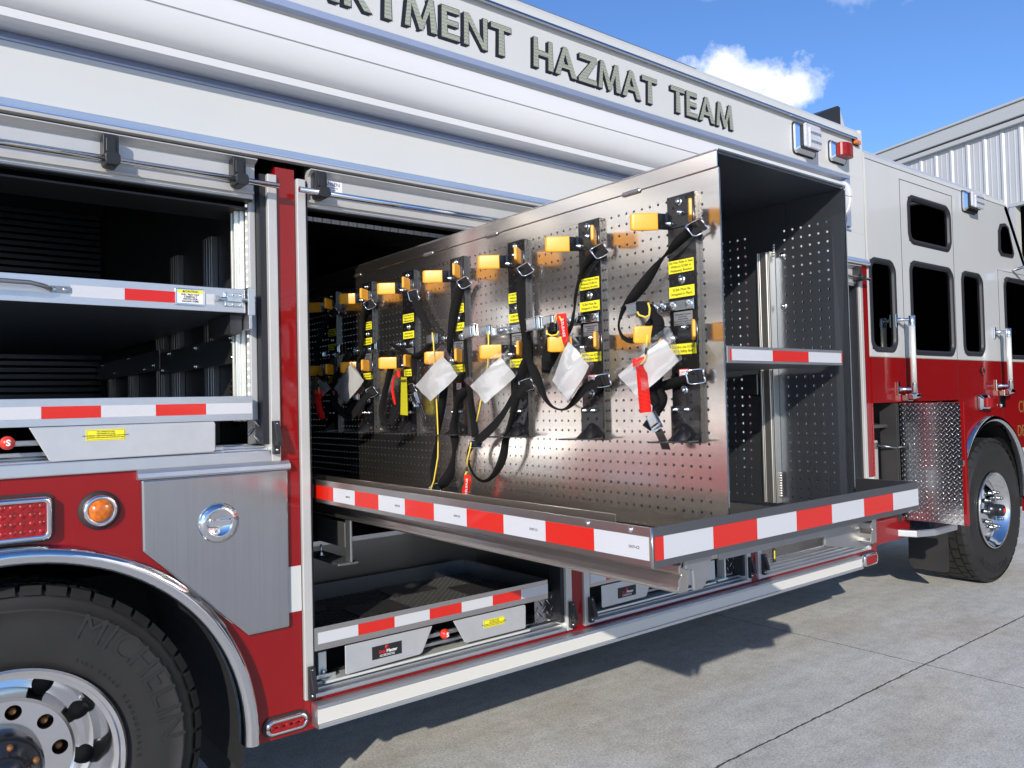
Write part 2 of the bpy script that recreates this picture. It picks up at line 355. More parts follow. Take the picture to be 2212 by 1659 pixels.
a = MB('roof_trim'); wallpart(a, -14.2, 22, 5.70, 5.78, .2, .09); wallpart(a, -14.2, 22, 5.80, 6.02, .25, .13); wallpart(a, -14.2, 22, 6.02, 6.06, .3, .16); a.build('eaves_trim', wh, .01)
a = MB('roof_trim')
a.prism([wp(-14.2, 6.0, .1), wp(22, 6.0, .1), wp(22, 7.2, -12), wp(-14.2, 7.2, -12)], (0, 0, .08)); a.build('roof', wh)
a = MB('roof_trim'); wallpart(a, 2.28, 9.6, 4.42, 4.47, .12, .06); wallpart(a, 2.26, 2.36, 0, 4.42, .12, .05); a.build('door_frame', wh)
a = MB('cab_dark'); wallpart(a, -14, 22, 0, 5.7, .05, -11.5); a.quad(wp(-14, 4.9, -.06), wp(22, 4.9, -.06), wp(22, 4.9, -12), wp(-14, 4.9, -12)); a.quad(wp(-14, .01, -.06), wp(22, .01, -.06), wp(22, .01, -12), wp(-14, .01, -12)); a.build('dark_interior', wh)
# second hall across the yard, behind the photographer's right: it is what the cab glass mirrors
h2 = thing('service_hall', (24, -9.5, 0), 'grey service hall with wide dark open bays across the yard', 'building')
a = MB('wall_steel'); a.box(8, 46, -9.6, -9.4, 8.0, 10.2)
for xx in (8, 17, 26, 35, 45.4): a.box(xx, xx+.6, -9.6, -9.35, 0, 8.0)
a.box(7.9, 8, -24, -9.4, 0, 10.2); a.box(46, 46.1, -24, -9.4, 0, 10.2); a.box(8, 46, -24, -23.9, 0, 10.2); a.build('wall', h2)
a = MB('roof_trim'); a.box(7.8, 46.2, -24.2, -9.2, 10.2, 10.35); a.build('roof', h2)
a = MB('cab_dark'); a.box(8.1, 45.9, -23.8, -9.7, .02, .04); a.box(8.1, 45.9, -23.85, -23.8, .05, 10.0); a.box(8.1, 45.9, -23.8, -9.7, 10.0, 10.15); a.box(8.05, 8.1, -23.8, -9.7, .05, 9.9); a.build('dark_interior', h2)
for x0_, x1_ in ((32.6, 36.6), (38.4, 42.0), (42.6, 43.4)):
    a = MB('led'); a.box(x0_, x1_, -14.2, -14.08, 6.34, 6.42); o = a.build('strip_light', h2)
MT['strip_glow'] = mat('strip_glow', (.9, .95, 1), .5, emit=((.75, .88, 1), 9))
for o in [c for c in h2.children if c.name.startswith('strip_light')]: o.data.materials[0] = MT['strip_glow']

# ================================================================== FIRE TRUCK
T = thing('fire_truck', (2.5, 1.2, 0), 'white over red hazmat fire truck with open side compartments', 'fire truck')
# --- lower red skin with wheel arch
a = MB('red_paint')
pts = [(-2.6, .431)] + [(-.42, .431)] + arc(.25, .48, .668, 180+4.2, -4.2, 40)[0:] + [(.917, .431), (1.071, .431), (1.071, 1.328), (-2.6, 1.328)]
a.xz(pts, 0, .03); a.build('rear_fender_panel', T)
for x0, x1, z0, z1 in ((1.004, 1.071, 1.3285, 2.30), (2.280, 2.344, .532, 2.30), (3.551, 3.611, .532, 2.30), (4.812, 4.895, .43, 2.336)):
    a = MB('red_paint'); a.box(x0, x1, 0, .05, z0, z1); a.build('door_pillar', T, .002)
a = MB('red_paint'); a.box(1.0715, 4.8115, 0, .05, .43, .5315); a.build('lower_skirt', T, .002)
a = MB('white_paint'); a.box(4.815, 4.893, -.003, -.0005, .83, .979); a.build('white_stripe', T)
a = MB('white_paint')
a.xz([(.686, .978), (1.0705, .978), (1.0705, .829), (.842, .829)], -.0035, -.0005); a.build('white_stripe', T)
# anodised door frames
def dframe(x0, x1, z0, z1, sides='LR', side_w=.032, dn=.034):
    for s_, x in (('L', x0), ('R', x1)):
        if s_ not in sides: continue
        q0, q1 = (x-side_w, x) if s_ == 'L' else (x, x+side_w)
        a = MB('trim'); a.box(q0, q1, -.012, .06, z0-dn, z1); a.build('door_jamb', T, .003)
        a = MB('gasket'); a.box(*((x0, x0+.012) if s_ == 'L' else (x1-.020, x1)), .004, .075, z0, z1); a.build('door_seal', T)
    a = MB('alu')
    xa, xb = x0+.0005, x1-.0005
    if 'L' not in sides: xa = -2.6
    for y0, y1, za, zb in ((-.012, .02, z0-dn, z0-.019), (.0205, .05, z0-dn+.003, z0-.012), (.0505, .085, z0-dn+.004, z0-.004), (.0855, .14, z0-dn+.005, z0)): a.box(xa, xb, y0, y1, za, zb)
    a.build('door_sill', T, .004)
dframe(-2.6, .973, 1.385, 2.27, 'R', dn=.057); dframe(1.106, 2.243, .566, 2.27); dframe(2.379, 3.519, .566, 2.27); dframe(3.650, 4.780, .566, 2.27)
# --- upper body
a = MB('white_paint')
a.box(-2.6, 4.885, 0, .04, 2.362, 2.5195)                       # band above the doors
a.box(-2.6, 4.885, 0, .04, 2.8725, 3.135)                       # lettered panel
a.box(4.7095, 4.885, 0, .04, 2.52, 2.872)
a.yz([(.0, 3.1355), (.0, 3.165), (.012, 3.185), (.035, 3.197), (.12, 3.2), (.12, 3.1355)], -2.6, 4.885)
a.box(4.8, 4.885, .0, .04, 2.3365, 2.3615)
a.build('upper_side_panel', T)
a = MB('white_paint'); a.box(-2.6, 4.86, .1205, 2.45, 3.12, 3.185); a.box(-2.6, 4.9, 2.45, 2.49, 2.33, 3.2); a.build('roof', T)
a = MB('white_paint'); a.lathe((4.885, .028, 2.34), (0, 0, 1), [(0, 0), (.028, 0), (.028, .85), (0, .855)], 20); a.box(4.885, 4.912, .028, 2.45, .43, 3.19); a.build('front_corner_post', T)
a = MB('alu_grey'); a.box(-2.6, 3.309, .06, .16, 3.2005, 3.222); a.build('roof_tread_edge', T)
tre = MB('zinc')
for i in range(46): tre.lathe((-.2+i*.075, .0598, 3.2105), (0, -1, 0), [(0, .003), (.004, .002), (.005, 0)], 8)
tre.build('tread_edge_rivets', T)
a = MB('chrome'); a.yz([(-.002, 3.111), (-.022, 3.104), (-.026, 3.109), (-.020, 3.122), (-.002, 3.128)], -2.6, 4.79); a.build('drip_rail', T)
mat('sky_tint_trim', (.36, .43, .60), .38, .55, var=.05); mat('pocket_side', (.52, .53, .50), .5, var=.05)  # blue of the recess trim is sky reflection painted into its colour
a = MB('sky_tint_trim')
a.yz([(-.004, 2.5205), (-.010, 2.524), (.012, 2.550), (.02, 2.550), (.02, 2.5205)], -2.6, 4.709)
a.yz([(-.004, 2.8718), (-.010, 2.868), (-.008, 2.846), (.02, 2.842), (.02, 2.8718)], -2.6, 4.709)
a.xy([(4.709, -.004), (4.705, -.010), (4.672, -.006), (4.668, .02), (4.709, .02)], 2.5505, 2.8415)
a.build('awning_recess_trim', T)
a = MB('pocket_side')
a.box(-2.6, 4.668, .10, .12, 2.53, 2.86); a.box(-2.6, 4.668, .0205, .10, 2.53, 2.549); a.box(-2.6, 4.668, .0205, .10, 2.843, 2.86); a.box(4.6685, 4.69, .0205, .12, 2.53, 2.86)
a.build('awning_recess', T)
a = MB('awning_white'); prof = [(.06, 2.80), (-.02, 2.79), (-.055, 2.775), (-.088, 2.745), (-.104, 2.700), (-.106, 2.690), (-.101, 2.687), (-.106, 2.684), (-.111, 2.65), (-.108, 2.625), (-.098, 2.603), (-.083, 2.588), (-.060, 2.5805), (.06, 2.5805)]
prof = [(.06, 2.80), (-.02, 2.79)]+[(-.012-.099*math.sin(math.radians(t))**.5, 2.69+.098*math.cos(math.radians(t))) for t in range(22, 92, 5)]+[(-.1115, 2.6880), (-.102, 2.6870), (-.102, 2.6835), (-.1115, 2.6825)]+[(-.012-.0995*math.sin(math.radians(t))**.5, 2.685+.105*math.cos(math.radians(t))) for t in range(94, 166, 5)]+[(.06, 2.5805)]
a.yz(prof, -2.6, 4.50); o = a.build('awning_case', T, 0)
for p_ in o.data.polygons: p_.use_smooth = True
o.data.set_sharp_from_angle(angle=math.radians(20))
a = MB('awning_white'); a.yz([(.06, 2.578), (-.074, 2.578), (-.082, 2.572), (-.080, 2.553), (-.06, 2.549), (.02, 2.551), (.06, 2.551)], -2.6, 4.49); a.yz([(-.07, 2.579), (-.07, 2.5805), (.05, 2.5805), (.05, 2.579)], -2.6, 4.49); a.build('awning_lead_bar', T)
a = MB('ink'); a.box(-2.6, 4.49, -.066, .04, 2.5783, 2.5803); a.build('awning_gap', T)
a = MB('awning_white'); a.yz([(p[0]*1.04-.002, 2.69+(p[1]-2.69)*1.04) for p in prof], 4.501, 4.53); a.build('awning_end_cap', T, .006)
# header drip moulding and parked roll-up doors
mat('drip_sky_tint', (.42, .56, .82), .3, .75, var=.04)  # bare moulding; mirrored sky is put into the blue base colour
a = MB('drip_sky_tint'); a.yz([(.0, 2.3615), (-.026, 2.334), (-.026, 2.3305), (.0, 2.3305)], -2.6, 4.90); a.build('header_moulding', T)
a = MB('trim'); a.yz([(.004, 2.3300), (-.024, 2.3300), (-.022, 2.3205), (.004, 2.3200)], -2.6, 4.90); a.build('header_lip', T)
def rolldoor(x0, x1, bx, rod0, rod1):
    a = MB('trim')
    a.yz([(-.030, 2.306), (-.031, 2.3025), (-.006, 2.292), (.0, 2.285), (.0, 2.232), (.012, 2.230), (.012, 2.208), (.004, 2.207), (.004, 2.200), (.014, 2.198), (.014, 2.185), (.02, 2.184), (.02, 2.306)], x0, x1)
    d = a.build('roll_up_door', T)
    a = MB('ink'); a.box(x0, x1, .0201, .05, 2.18, 2.33); a.build('door_gap', T)
    a = MB('chrome'); a.tube([(rod0, -.052, 2.2225), (rod1, -.052, 2.2225)], .0095, 14); a.build('lift_bar', T)
    for b in bx:
        a = MB('black_plastic'); a.xz(rrect(b-.021, b+.021, 2.232, 2.300, .008), -.040, .004); a.xz(rrect(b-.020, b+.020, 2.205, 2.242, .012), -.067, -.004); a.xz(rrect(b-.014, b+.013, 2.246, 2.288, .004), -.044, -.0395)
        a.build('bar_bracket', T, .003)
rolldoor(-2.6, .935, (.503, .873), -2.6, .995)
rolldoor(1.118, 2.235, (1.150, 2.20), 1.066, 2.29); rolldoor(3.66, 4.77, (4.735, 3.7), 3.6, 4.822)
text(None, 'HANSEN', .018, (1.202, -.0008, 2.272), X_, Z_, 'ink_blue', T, 'maker_sticker_text')
a = MB('sticker_white'); a.box(1.170, 1.246, -.0005, .0, 2.236, 2.285); o_st = a.build('maker_sticker', T)
for i_, s_ in enumerate(('www.hansenintl.com', '800.800.4242', 'Pat. No. 5,170')): text(None, s_, .006, (1.205, -.0008, 2.260-.008*i_), X_, Z_, 'ink_blue', T, 'maker_sticker_text')
# --- compartments
def shell(name, m, x0, x1, y1, z0, z1, floor='comp_alu', back=None, y0=.1405):
    a = MB(m); a.box(x0-.01, x0, y0, y1, z0, z1); a.box(x1, x1+.01, y0, y1, z0, z1); a.box(x0, x1, y0, y1, z1, z1+.01)
    a.build(name+'_walls', T)
    a = MB(back or m); a.box(x0, x1, y1, y1+.01, z0, z1); a.build(name+'_back', T)
    a = MB(floor); a.box(x0, x1, y0, y1, z0-.012, z0); a.build(name+'_floor', T)
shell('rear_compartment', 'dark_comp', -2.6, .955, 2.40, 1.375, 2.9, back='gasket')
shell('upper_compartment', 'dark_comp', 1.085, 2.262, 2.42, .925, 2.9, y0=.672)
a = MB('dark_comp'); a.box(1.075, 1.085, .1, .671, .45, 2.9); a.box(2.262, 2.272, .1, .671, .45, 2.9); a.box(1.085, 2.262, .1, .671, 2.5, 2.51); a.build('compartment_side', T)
a = MB('comp_alu'); a.box(1.085, 2.262, .660, .6715, .53, .925); a.box(1.085, 1.0865, .09, .66, .53, .925); a.box(2.2605, 2.262, .09, .66, .53, .925); a.build('lower_compartment_lining', T)
a = MB('inner_alu'); a.box(1.085, 2.262, .06, .66, .545, .556); a.build('lower_compartment_floor', T)
a = MB('stainless'); a.box(1.085, 2.262, .648, .68, .912, .932); a.build('shelf_front_angle', T)
shell('middle_compartment', 'comp_alu', 2.36, 3.54, .9, .556, 2.3, y0=.09)
a = MB('plate_xz'); a.box(3.64, 4.80, .50, .52, .556, 1.3); a.build('kick_plate', T)
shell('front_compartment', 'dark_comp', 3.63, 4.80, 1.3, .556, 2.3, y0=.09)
a = MB('plate_xy'); a.box(3.64, 4.79, .145, .50, .557, .574); a.build('compartment_step', T)
# rolled slats of the far door seen through the rear compartment
a = MB('alu_grey')
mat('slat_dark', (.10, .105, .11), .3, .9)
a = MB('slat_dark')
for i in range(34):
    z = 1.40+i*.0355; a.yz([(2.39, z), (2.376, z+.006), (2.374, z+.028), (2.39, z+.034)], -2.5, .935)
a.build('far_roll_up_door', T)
# extrusions, beam and vent on the rear compartment's right wall
mat('dim_alu', (.30, .31, .32), .42, .9, var=.1, vscale=30, stretch=(20, 20, .5))
for y0, y1, zt in ((.43, .53, 2.14), (.86, .97, 2.14), (1.09, 1.22, 2.0), (1.62, 1.74, 1.75), (2.10, 2.2, 1.75)):
    a = MB('dim_alu'); a.box(.930, .9545, y0, y1, 1.376, zt)
    for q in (.25, .55, .8): a.box(.926, .930, y0+(y1-y0)*q-.012, y0+(y1-y0)*q+.012, 1.376, zt)
    a.build('mounting_channel', T, .002)
mat('track_alu', (.78, .80, .76), .38, .5, var=.05, vscale=30)
a = MB('track_alu'); a.box(.916, .9295, .084, .142, 1.46, 2.16); a.box(.900, .9155, .095, .105, 1.46, 2.16); a.box(.900, .9155, .125, .135, 1.46, 2.16); a.build('mounting_channel', T, .002)
a = MB('trim'); a.box(.930, .9525, .045, .0835, 1.386, 2.27); a.build('door_track', T, .003)
a = MB('led')
for i in range(30): a.lathe((.929, .063, 1.47+i*.027), (-1, 0, 0), [(0, .004), (.005, .002), (.006, 0)], 8)
a.build('light_strip', T)
a = MB('inner_alu'); a.box(.905, .922, .10, 1.05, 1.655, 1.748); a.box(.907, .925, 1.06, 2.35, 1.675, 1.765); a.build('tray_rail_beam', T, .002)
for y, z in ((.14, 1.675), (.14, 1.725), (.16, 1.742), (.55, 1.665), (.55, 1.735), (.9, 1.735), (1.0, 1.67), (1.15, 1.70), (1.3, 1.69), (1.6, 1.755), (1.9, 1.70), (2.2, 1.755)):
    a = MB('zinc'); a.bolt((.905, y, z), (-1, 0, 0), .007, .008); a.build('beam_bolt', T)
a = MB('black_gloss')
for i in range(9): a.box(.944, .952, .20, .29, 1.44+i*.021, 1.452+i*.021)
a.build('vent_grille', T)
a = MB('led')
for i in range(42): a.lathe((4.735, .075, .98+i*.029), (-.5, -1, 0), [(0, .006), (.006, .003), (.008, 0)], 8)
a.build('light_strip', T)
a = MB('track_alu'); a.box(4.72, 4.75, .076, .10, .90, 2.20); a.build('light_track', T)
for q in ((.915, .962, .040, .045, 1.386, 1.465), (2.120, 2.222, .055, .060, .570, .690), (3.40, 3.498, .055, .06, .57, .69)):
    a = MB('plate_small'); a.box(*q); a.build('tread_plate_piece', T)
a = MB('plate_dark'); a.box(1.12, 2.24, .06, .34, 2.150, 2.165); a.build('header_tread_plate', T)
a = MB('dark_comp'); a.box(-2.6, .95, .055, .25, 2.160, 2.166); a.build('header_panel', T)
# door stops
for x, z0 in ((.982, 1.352), (1.090, .535), (2.258, .545), (2.372, .545), (3.53, .555), (3.648, .555), (4.79, .56)):
    a = MB('black_plastic'); s_ = 1
    a.box(x-.008, x+.014, -.030, -.0125, z0, z0+.108)
    a.yz([(-.030, z0+.106), (-.052, z0+.040), (-.052, z0+.026), (-.030, z0+.030)], x-.006, x+.013)
    DS_ = a.build('door_stop', T, .002)
    ds_ = DS_
    for zz_ in (.098, .014):
        a = MB('zinc'); a.lathe((x+.003, -.030, z0+zz_), (0, -1, 0), [(0, .003), (.004, .002), (.005, 0)], 10); a.build('screw', ds_)
# fuel door
a = MB('stainless'); fp = [(.578, 1.300), (1.026, 1.300), (1.024, .786), (.888, .784), (.580, 1.090)]
a.xz(fp, -.016, -.001); fd = a.build('fuel_door', T, .007)
a = MB('alu'); a.yz([(-.001, 1.330), (-.010, 1.328), (-.022, 1.318), (-.026, 1.306), (-.020, 1.300), (-.001, 1.3005)], .568, 1.032); a.build('hinge', fd)
lc = (.800, -.016, 1.150)
a = MB('chrome'); a.lathe(lc, (0, -1, 0), [(.062, 0), (.062, .003), (.046, .007), (.041, .010), (.038, .007), (.030, .003), (.012, .0015), (0, .0012)], 40)
a.xz(rrect(lc[0]-.033, lc[0]+.033, lc[2]-.008, lc[2]+.008, .005, 3), -.028, -.018)
for q in (45, 135, 225, 315): a.lathe((lc[0]+.053*math.cos(math.radians(q)), -.020, lc[2]+.053*math.sin(math.radians(q))), (0, -1, 0), [(0, .002), (.003, .0015), (.004, 0)], 8)
a.build('latch', fd)
# lights on the red skin
def rectlight(x0, x1, z0, z1, rim, lens, name, depth=.03, r=.02):
    cx_, cz_ = (x0+x1)/2, (z0+z1)/2
    a = MB('rubber'); a.xz(rrect(x0-.006, x1+.006, z0-.006, z1+.006, r+.006), -.006, 0); L0 = a.build(name, T)
    a = MB('chrome'); A = rrect(x0, x1, z0, z1, r); B = rrect(x0+rim, x1-rim, z0+rim, z1-rim, max(.004, r-rim*.6)); n_ = len(A)
    va = [a.bm.verts.new((p[0], -.006, p[1])) for p in A]; vm = [a.bm.verts.new((p[0]*.8+q[0]*.2, -depth*.8, p[1]*.8+q[1]*.2)) for p, q in zip(A, B)]; vb = [a.bm.verts.new((p[0], -depth, p[1])) for p in B]; vc = [a.bm.verts.new((p[0], -depth*.6, p[1])) for p in B]
    for u_, v_ in ((va, vm), (vm, vb), (vb, vc)):
        for i in range(n_): a.f([u_[i], u_[(i+1) % n_], v_[(i+1) % n_], v_[i]], True)
    a.build('bezel', L0)
    a = MB(lens); a.xz(B, -depth*.85, -depth*.5)
    nx = max(1, int((x1-x0-2*rim)/.022)); nz = max(1, int((z1-z0-2*rim)/.02))
    for i in range(nx):
        for j in range(nz):
            a.lathe((x0+rim+(i+.5)*(x1-x0-2*rim)/nx, -depth*.85, z0+rim+(j+.5)*(z1-z0-2*rim)/nz), (0, -1, 0), [(0, .0022), (.0045, .0018), (.0075, 0)], 10)
    a.build('lens', L0); return L0
rectlight(-.02, .352, 1.155, 1.278, .016, 'red_lens', 'tail_light', .034)
rectlight(.938, 1.082, .448, .500, .010, 'red_lens', 'marker_light', .020, .024)
rectlight(4.70, 4.866, .437, .514, .012, 'red_lens', 'marker_light', .030, .024)
a = MB('rubber'); a.lathe((.470, 0, 1.222), (0, -1, 0), [(.055, 0), (.055, .006), (.04, .008)], 36); al = a.build('side_marker_lamp', T)
a = MB('chrome'); a.lathe((.470, 0, 1.222), (0, -1, 0), [(.047, .006), (.044, .020), (.035, .026), (.032, .020)], 36); a.build('bezel', al)
a = MB('amber'); a.lathe((.470, 0, 1.222), (0, -1, 0), [(0, .038), (.012, .037), (.022, .033), (.030, .026), (.033, .018)], 32); a.build('lens', al)
# wheel arch flares
def flare(cx, cz, r, a0, a1, wdt, ybase, yout, name, m='chrome'):
    a = MB(m); n_ = 48; prev = None
    for i in range(n_+1):
        t = math.radians(a0+(a1-a0)*i/n_); c_, s_ = math.cos(t), math.sin(t)
        prof_ = [(r, ybase), (r-.003, ybase-(yout)*.55), (r-wdt*.30, ybase-yout*.95), (r-wdt*.62, ybase-yout), (r-wdt*.92, ybase-yout*.72), (r-wdt, ybase-yout*.3), (r-wdt*.97, ybase+.03)]
        cur = [a.bm.verts.new((cx+c_*q, y, cz+s_*q)) for q, y in prof_]
        if prev:
            for k_ in range(len(cur)-1): a.f([prev[k_], prev[k_+1], cur[k_+1], cur[k_]], True)
        prev = cur
    o = a.build(name, T); return o
flare(.25, .48, .668, -3, 183, .052, -.002, .045, 'wheel_arch_trim')
a = MB('cab_dark'); n_ = 30; prev = None
for i in range(n_+1):
    t = math.radians(-12+204*i/n_); cur = [a.bm.verts.new((.25+math.cos(t)*.64, y, .48+math.sin(t)*.64)) for y in (.03, 1.2)]
    if prev: a.f([prev[0], prev[1], cur[1], cur[0]])
    prev = cur
a.box(-.45, 1.0, 1.2, 1.21, .35, 1.33); a.build('wheel_well', T)
a = MB('rubber'); a.box(.893, .903, .10, .75, .22, .62); a.build('mud_flap', T)
a = MB('cab_dark'); a.box(1.2, 4.7, .72, 2.4, .40, .53); a.box(-3, 8, 1.0, 1.25, .55, .85); a.box(1.0, 1.2, .3, 2.3, .43, 1.3); a.box(.91, 1.0, .25, .7, .45, .8); a.build('chassis', T)
# rub rail
a = MB('alu'); a.yz([(-.004, .521), (-.055, .521), (-.060, .512), (-.052, .510), (-.052, .462), (-.060, .460), (-.060, .448), (-.052, .446), (-.004, .446)], 1.098, 4.615); rr = a.build('rub_rail', T)
mat('rail_white', (.60, .60, .565), .28, coat=.4)
a = MB('rail_white'); a.box(1.10, 4.612, -.0555, -.0522, .4625, .5095); a.build('reflective_insert', rr)
# wheels
def tyre(cx, cz, r, rim, y0, w_, name, parent, lugs=44):
    a = MB('tyre'); c = (cx, y0, cz); ax_ = (0, 1, 0)
    a.lathe(c, ax_, [(rim-.006, .045), (rim+.010, .022), (rim+.03, .014), (rim+.05, .012), (r*.80, .002), (r*.87, .004), (r*.875, .001), (r*.885, .001), (r*.89, .006), (r*.935, .018), (r*.965, .026), (r*.978, .04), (r*.98, w_/2), (r*.978, w_-.04), (r*.9, w_), (rim, w_-.03)], 96)
    for i in range(lugs):
        t0 = 2*math.pi*i/lugs
        for j, (ya, yb) in enumerate(((.012, .075), (.084, .135), (.145, w_-.085), (w_-.075, w_-.012))):
            t = t0+(.5 if j % 2 else 0)*2*math.pi/lugs; dt = 2*math.pi/lugs*.40
            vs = []
            for yy, rr_ in ((ya, r*(.955 if j == 0 else .975)), (ya+(.02 if j == 0 else 0), r*1.0), (yb, r*1.0), (yb, r*.975)):
                for sg in (-1, 1): vs.append(a.bm.verts.new((cx+math.sin(t+sg*dt)*rr_, y0+yy, cz+math.cos(t+sg*dt)*rr_)))
            for q in ((0, 1, 3, 2), (2, 3, 5, 4), (4, 5, 7, 6), (0, 2, 4, 6), (1, 7, 5, 3)): a.f([vs[u_] for u_ in q])
    return a.build('tyre', parent)
def sidetext(s_, cx, cz, rad, a_mid, step, size, y, parent, m='rubber', depth=.002):
    a = MB(m); n_ = len(s_); WD = {'M': 1.25, 'I': .55, ' ': .7, 'L': .9, 'E': .95, 'N': 1.15, 'H': 1.15, 'C': 1.1}
    ws_ = [WD.get(c, 1.0) for c in s_]; tot = sum(ws_); run = 0
    for i, ch in enumerate(s_):
        mid_ = run+ws_[i]/2; run += ws_[i]
        if ch == ' ': continue
        t = math.radians(a_mid-(mid_-tot/2)*step); u_ = Vector((math.cos(t), 0, math.sin(t))); ru = Vector((math.sin(t), 0, -math.cos(t)))
        text(a, ch, size, Vector((cx, y, cz))+u_*rad, ru, u_, m, None, depth=depth)
    return a.build('raised_lettering', parent)
def cutholes(o, cuts):
    cm = MB('rim_alu')
    for c, ax_, r_, h_ in cuts: cm.lathe(Vector(c)-Vector(ax_)*h_/2, ax_, [(0, 0), (r_, 0), (r_, h_), (0, h_)], 20)
    co = cm.build('hole_cutter', T)
    md = o.modifiers.new('holes', 'BOOLEAN'); md.object = co; md.solver = 'EXACT'; md.operation = 'DIFFERENCE'
    dg = bpy.context.evaluated_depsgraph_get(); me = bpy.data.meshes.new_from_object(o.evaluated_get(dg)); o.modifiers.clear(); o.data = me; me.set_sharp_from_angle(angle=math.radians(22))
    bpy.data.objects.remove(co)
mat('tyre_text', (.0155, .0155, .016), .55)
wx, wz = .245, .503
RW = MB('hub_black'); RW.lathe((wx, .17, wz), (0, -1, 0), [(0, .125), (.03, .124), (.052, .116), (.060, .095), (.066, .085), (.090, .075), (.102, .045), (.106, -.02)], 40); rw = RW.build('rear_wheel', T)
tyre(wx, wz, .522, .292, .045, .26, 'tyre', rw, 50)
mat('well_black', (.006, .006, .006), .7)
a = MB('rim_alu'); a.lathe((wx, .045, wz), (0, 1, 0), [(.298, .02), (.302, .004), (.296, -.002), (.286, .002), (.282, .016), (.270, .022), (.262, .06), (.256, .150), (.245, .185), (.225, .195), (.205, .190), (.192, .165), (.188, .138), (.180, .130), (.100, .132), (.100, .148), (.176, .148), (.186, .19), (.2, .205), (.24, .21), (.268, .16), (.28, .06), (.294, .035)], 96, closed=True)
rim = a.build('rim', rw)
hl = [((wx+.148*math.cos(math.radians(q)), .18, wz+.148*math.sin(math.radians(q))), (0, 1, 0), .0215, .1) for q in range(6, 366, 36)]
hl += [((wx+.224*math.cos(math.radians(q)), .24, wz+.224*math.sin(math.radians(q))), (0, 1, 0), .029, .14) for q in range(24, 384, 36)]
cutholes(rim, hl)
a = MB('well_black'); a.lathe((wx, .268, wz), (0, 1, 0), [(.28, 0), (0, 0)], 40); a.build('brake_drum', rw)
for q in range(6, 366, 36):
    a = MB('rust'); c_ = (wx+.148*math.cos(math.radians(q)), .118, wz+.148*math.sin(math.radians(q))-.004); a.lathe((c_[0], .235, c_[2]), (0, -1, 0), [(0, .042), (.008, .040), (.0115, .03), (.0125, 0)], 8); a.build('wheel_nut', rw)
for q in range(20, 380, 60):
    a = MB('rust'); a.lathe((wx+.080*math.cos(math.radians(q)), .092, wz+.080*math.sin(math.radians(q))), (0, -1, 0), [(0, .016), (.007, .014), (.009, 0)], 10); a.build('hub_bolt', rw)
sidetext('MICHELIN', wx, wz, .425, 33, 8.7, .105, .0462, rw, 'tyre_text', .0016)
sidetext('REGROOVABLE', wx, wz, .335, 12, 3.3, .016, .056, rw, 'tyre_text', .0015); sidetext('TIRE LARGE', wx, wz, .338, 47, 3.0, .015, .056, rw, 'tyre_text', .0015)
# front wheel
fx, fz = 6.83, .568
FW = MB('hub_black'); FW.lathe((fx, .03, fz), (0, -1, 0), [(0, .075), (.03, .074), (.045, .066), (.05, .04), (.05, .0), (.075, -.02)], 30); fw = FW.build('front_wheel', T)
tyre(fx, fz, .566, .292, .018, .36, 'tyre', fw, 40)
a = MB('rim_alu'); a.lathe((fx, .018, fz), (0, 1, 0), [(.298, .02), (.302, .004), (.296, -.002), (.286, .002), (.282, .02), (.265, .03), (.255, .075), (.225, .082), (.19, .055), (.14, .035), (.06, .035), (.0, .035)], 64); a.build('rim', fw)
for q in range(0, 360, 36):
    a = MB('dark_zinc'); a.lathe((fx+.140*math.cos(math.radians(q)), .048, fz+.140*math.sin(math.radians(q))), (0, -1, 0), [(0, .045), (.010, .043), (.013, .035), (.014, .01), (.02, .006), (.02, 0)], 10); a.build('wheel_nut', fw)
a = MB('ink_red'); a.lathe((fx, -.045, fz), (0, -1, 0), [(0, .004), (.019, .003), (.022, 0)], 16); a.build('hub_cap_centre', fw)
sidetext('MICHELIN', fx, fz, .45, 262, 9.0, .07, .0125, fw, 'tyre_text', .003)
# --- cab
a = MB('cab_white')
def strip(mb, x0, x1, z0, z1, holes, y0=0, y1=.035):
    hs = sorted([h for h in holes if h[0] < x1 and h[1] > x0 and h[2] < z1 and h[3] > z0], key=lambda h: (h[2]))
    xs = sorted({x0, x1} | {h[0] for h in hs} | {h[1] for h in hs})
    for xa, xb in zip(xs, xs[1:]):
        zs = [z0]
        for h in hs:
            if h[0] <= xa+1e-6 and h[1] >= xb-1e-6: zs += [h[2], h[3]]
        zs.append(z1)
        for za, zb in zip(zs[::2], zs[1::2]): mb.box(xa, xb, y0, y1, za, zb)
WIN = [(5.49, 6.135, 2.545, 2.855), (4.935, 5.258, 1.79, 2.37), (5.49, 6.145, 1.78, 2.40), (6.315, 6.672, 1.79, 2.40), (7.12, 7.75, 1.78, 2.42)]
strip(a, 4.9145, 7.12, 1.7455, 3.02, WIN)
a.xz([(7.12, 1.7455), (8.0, 1.7455), (8.0, 1.78), (7.75, 1.7805), (7.12, 1.7805)], 0, .035)
a.xz([(7.1205, 2.42), (7.72, 2.42), (7.24, 3.02), (7.1205, 3.02)], 0, .035)
a.yz([(0, 3.0205), (.004, 3.052), (.018, 3.078), (.05, 3.098), (.12, 3.108), (2.3, 3.12), (2.3, 3.0205)], 4.9145, 7.20)
a.build('cab_side', T)
a = MB('ink'); a.yz([(.0, 3.018), (-.0015, 3.018), (-.0015, 3.0215), (0, 3.0215)], 4.9145, 7.2)
for x0, x1, z0, z1 in ((5.372, 5.376, 1.45, 2.955), (6.183, 6.187, 1.43, 2.962), (5.372, 6.187, 2.955, 2.959), (6.996, 7.0, 1.2, 2.478), (6.996, 7.8, 2.478, 2.481)): a.box(x0, x1, -.0012, .0, z0, z1)
a.build('door_seams', T)
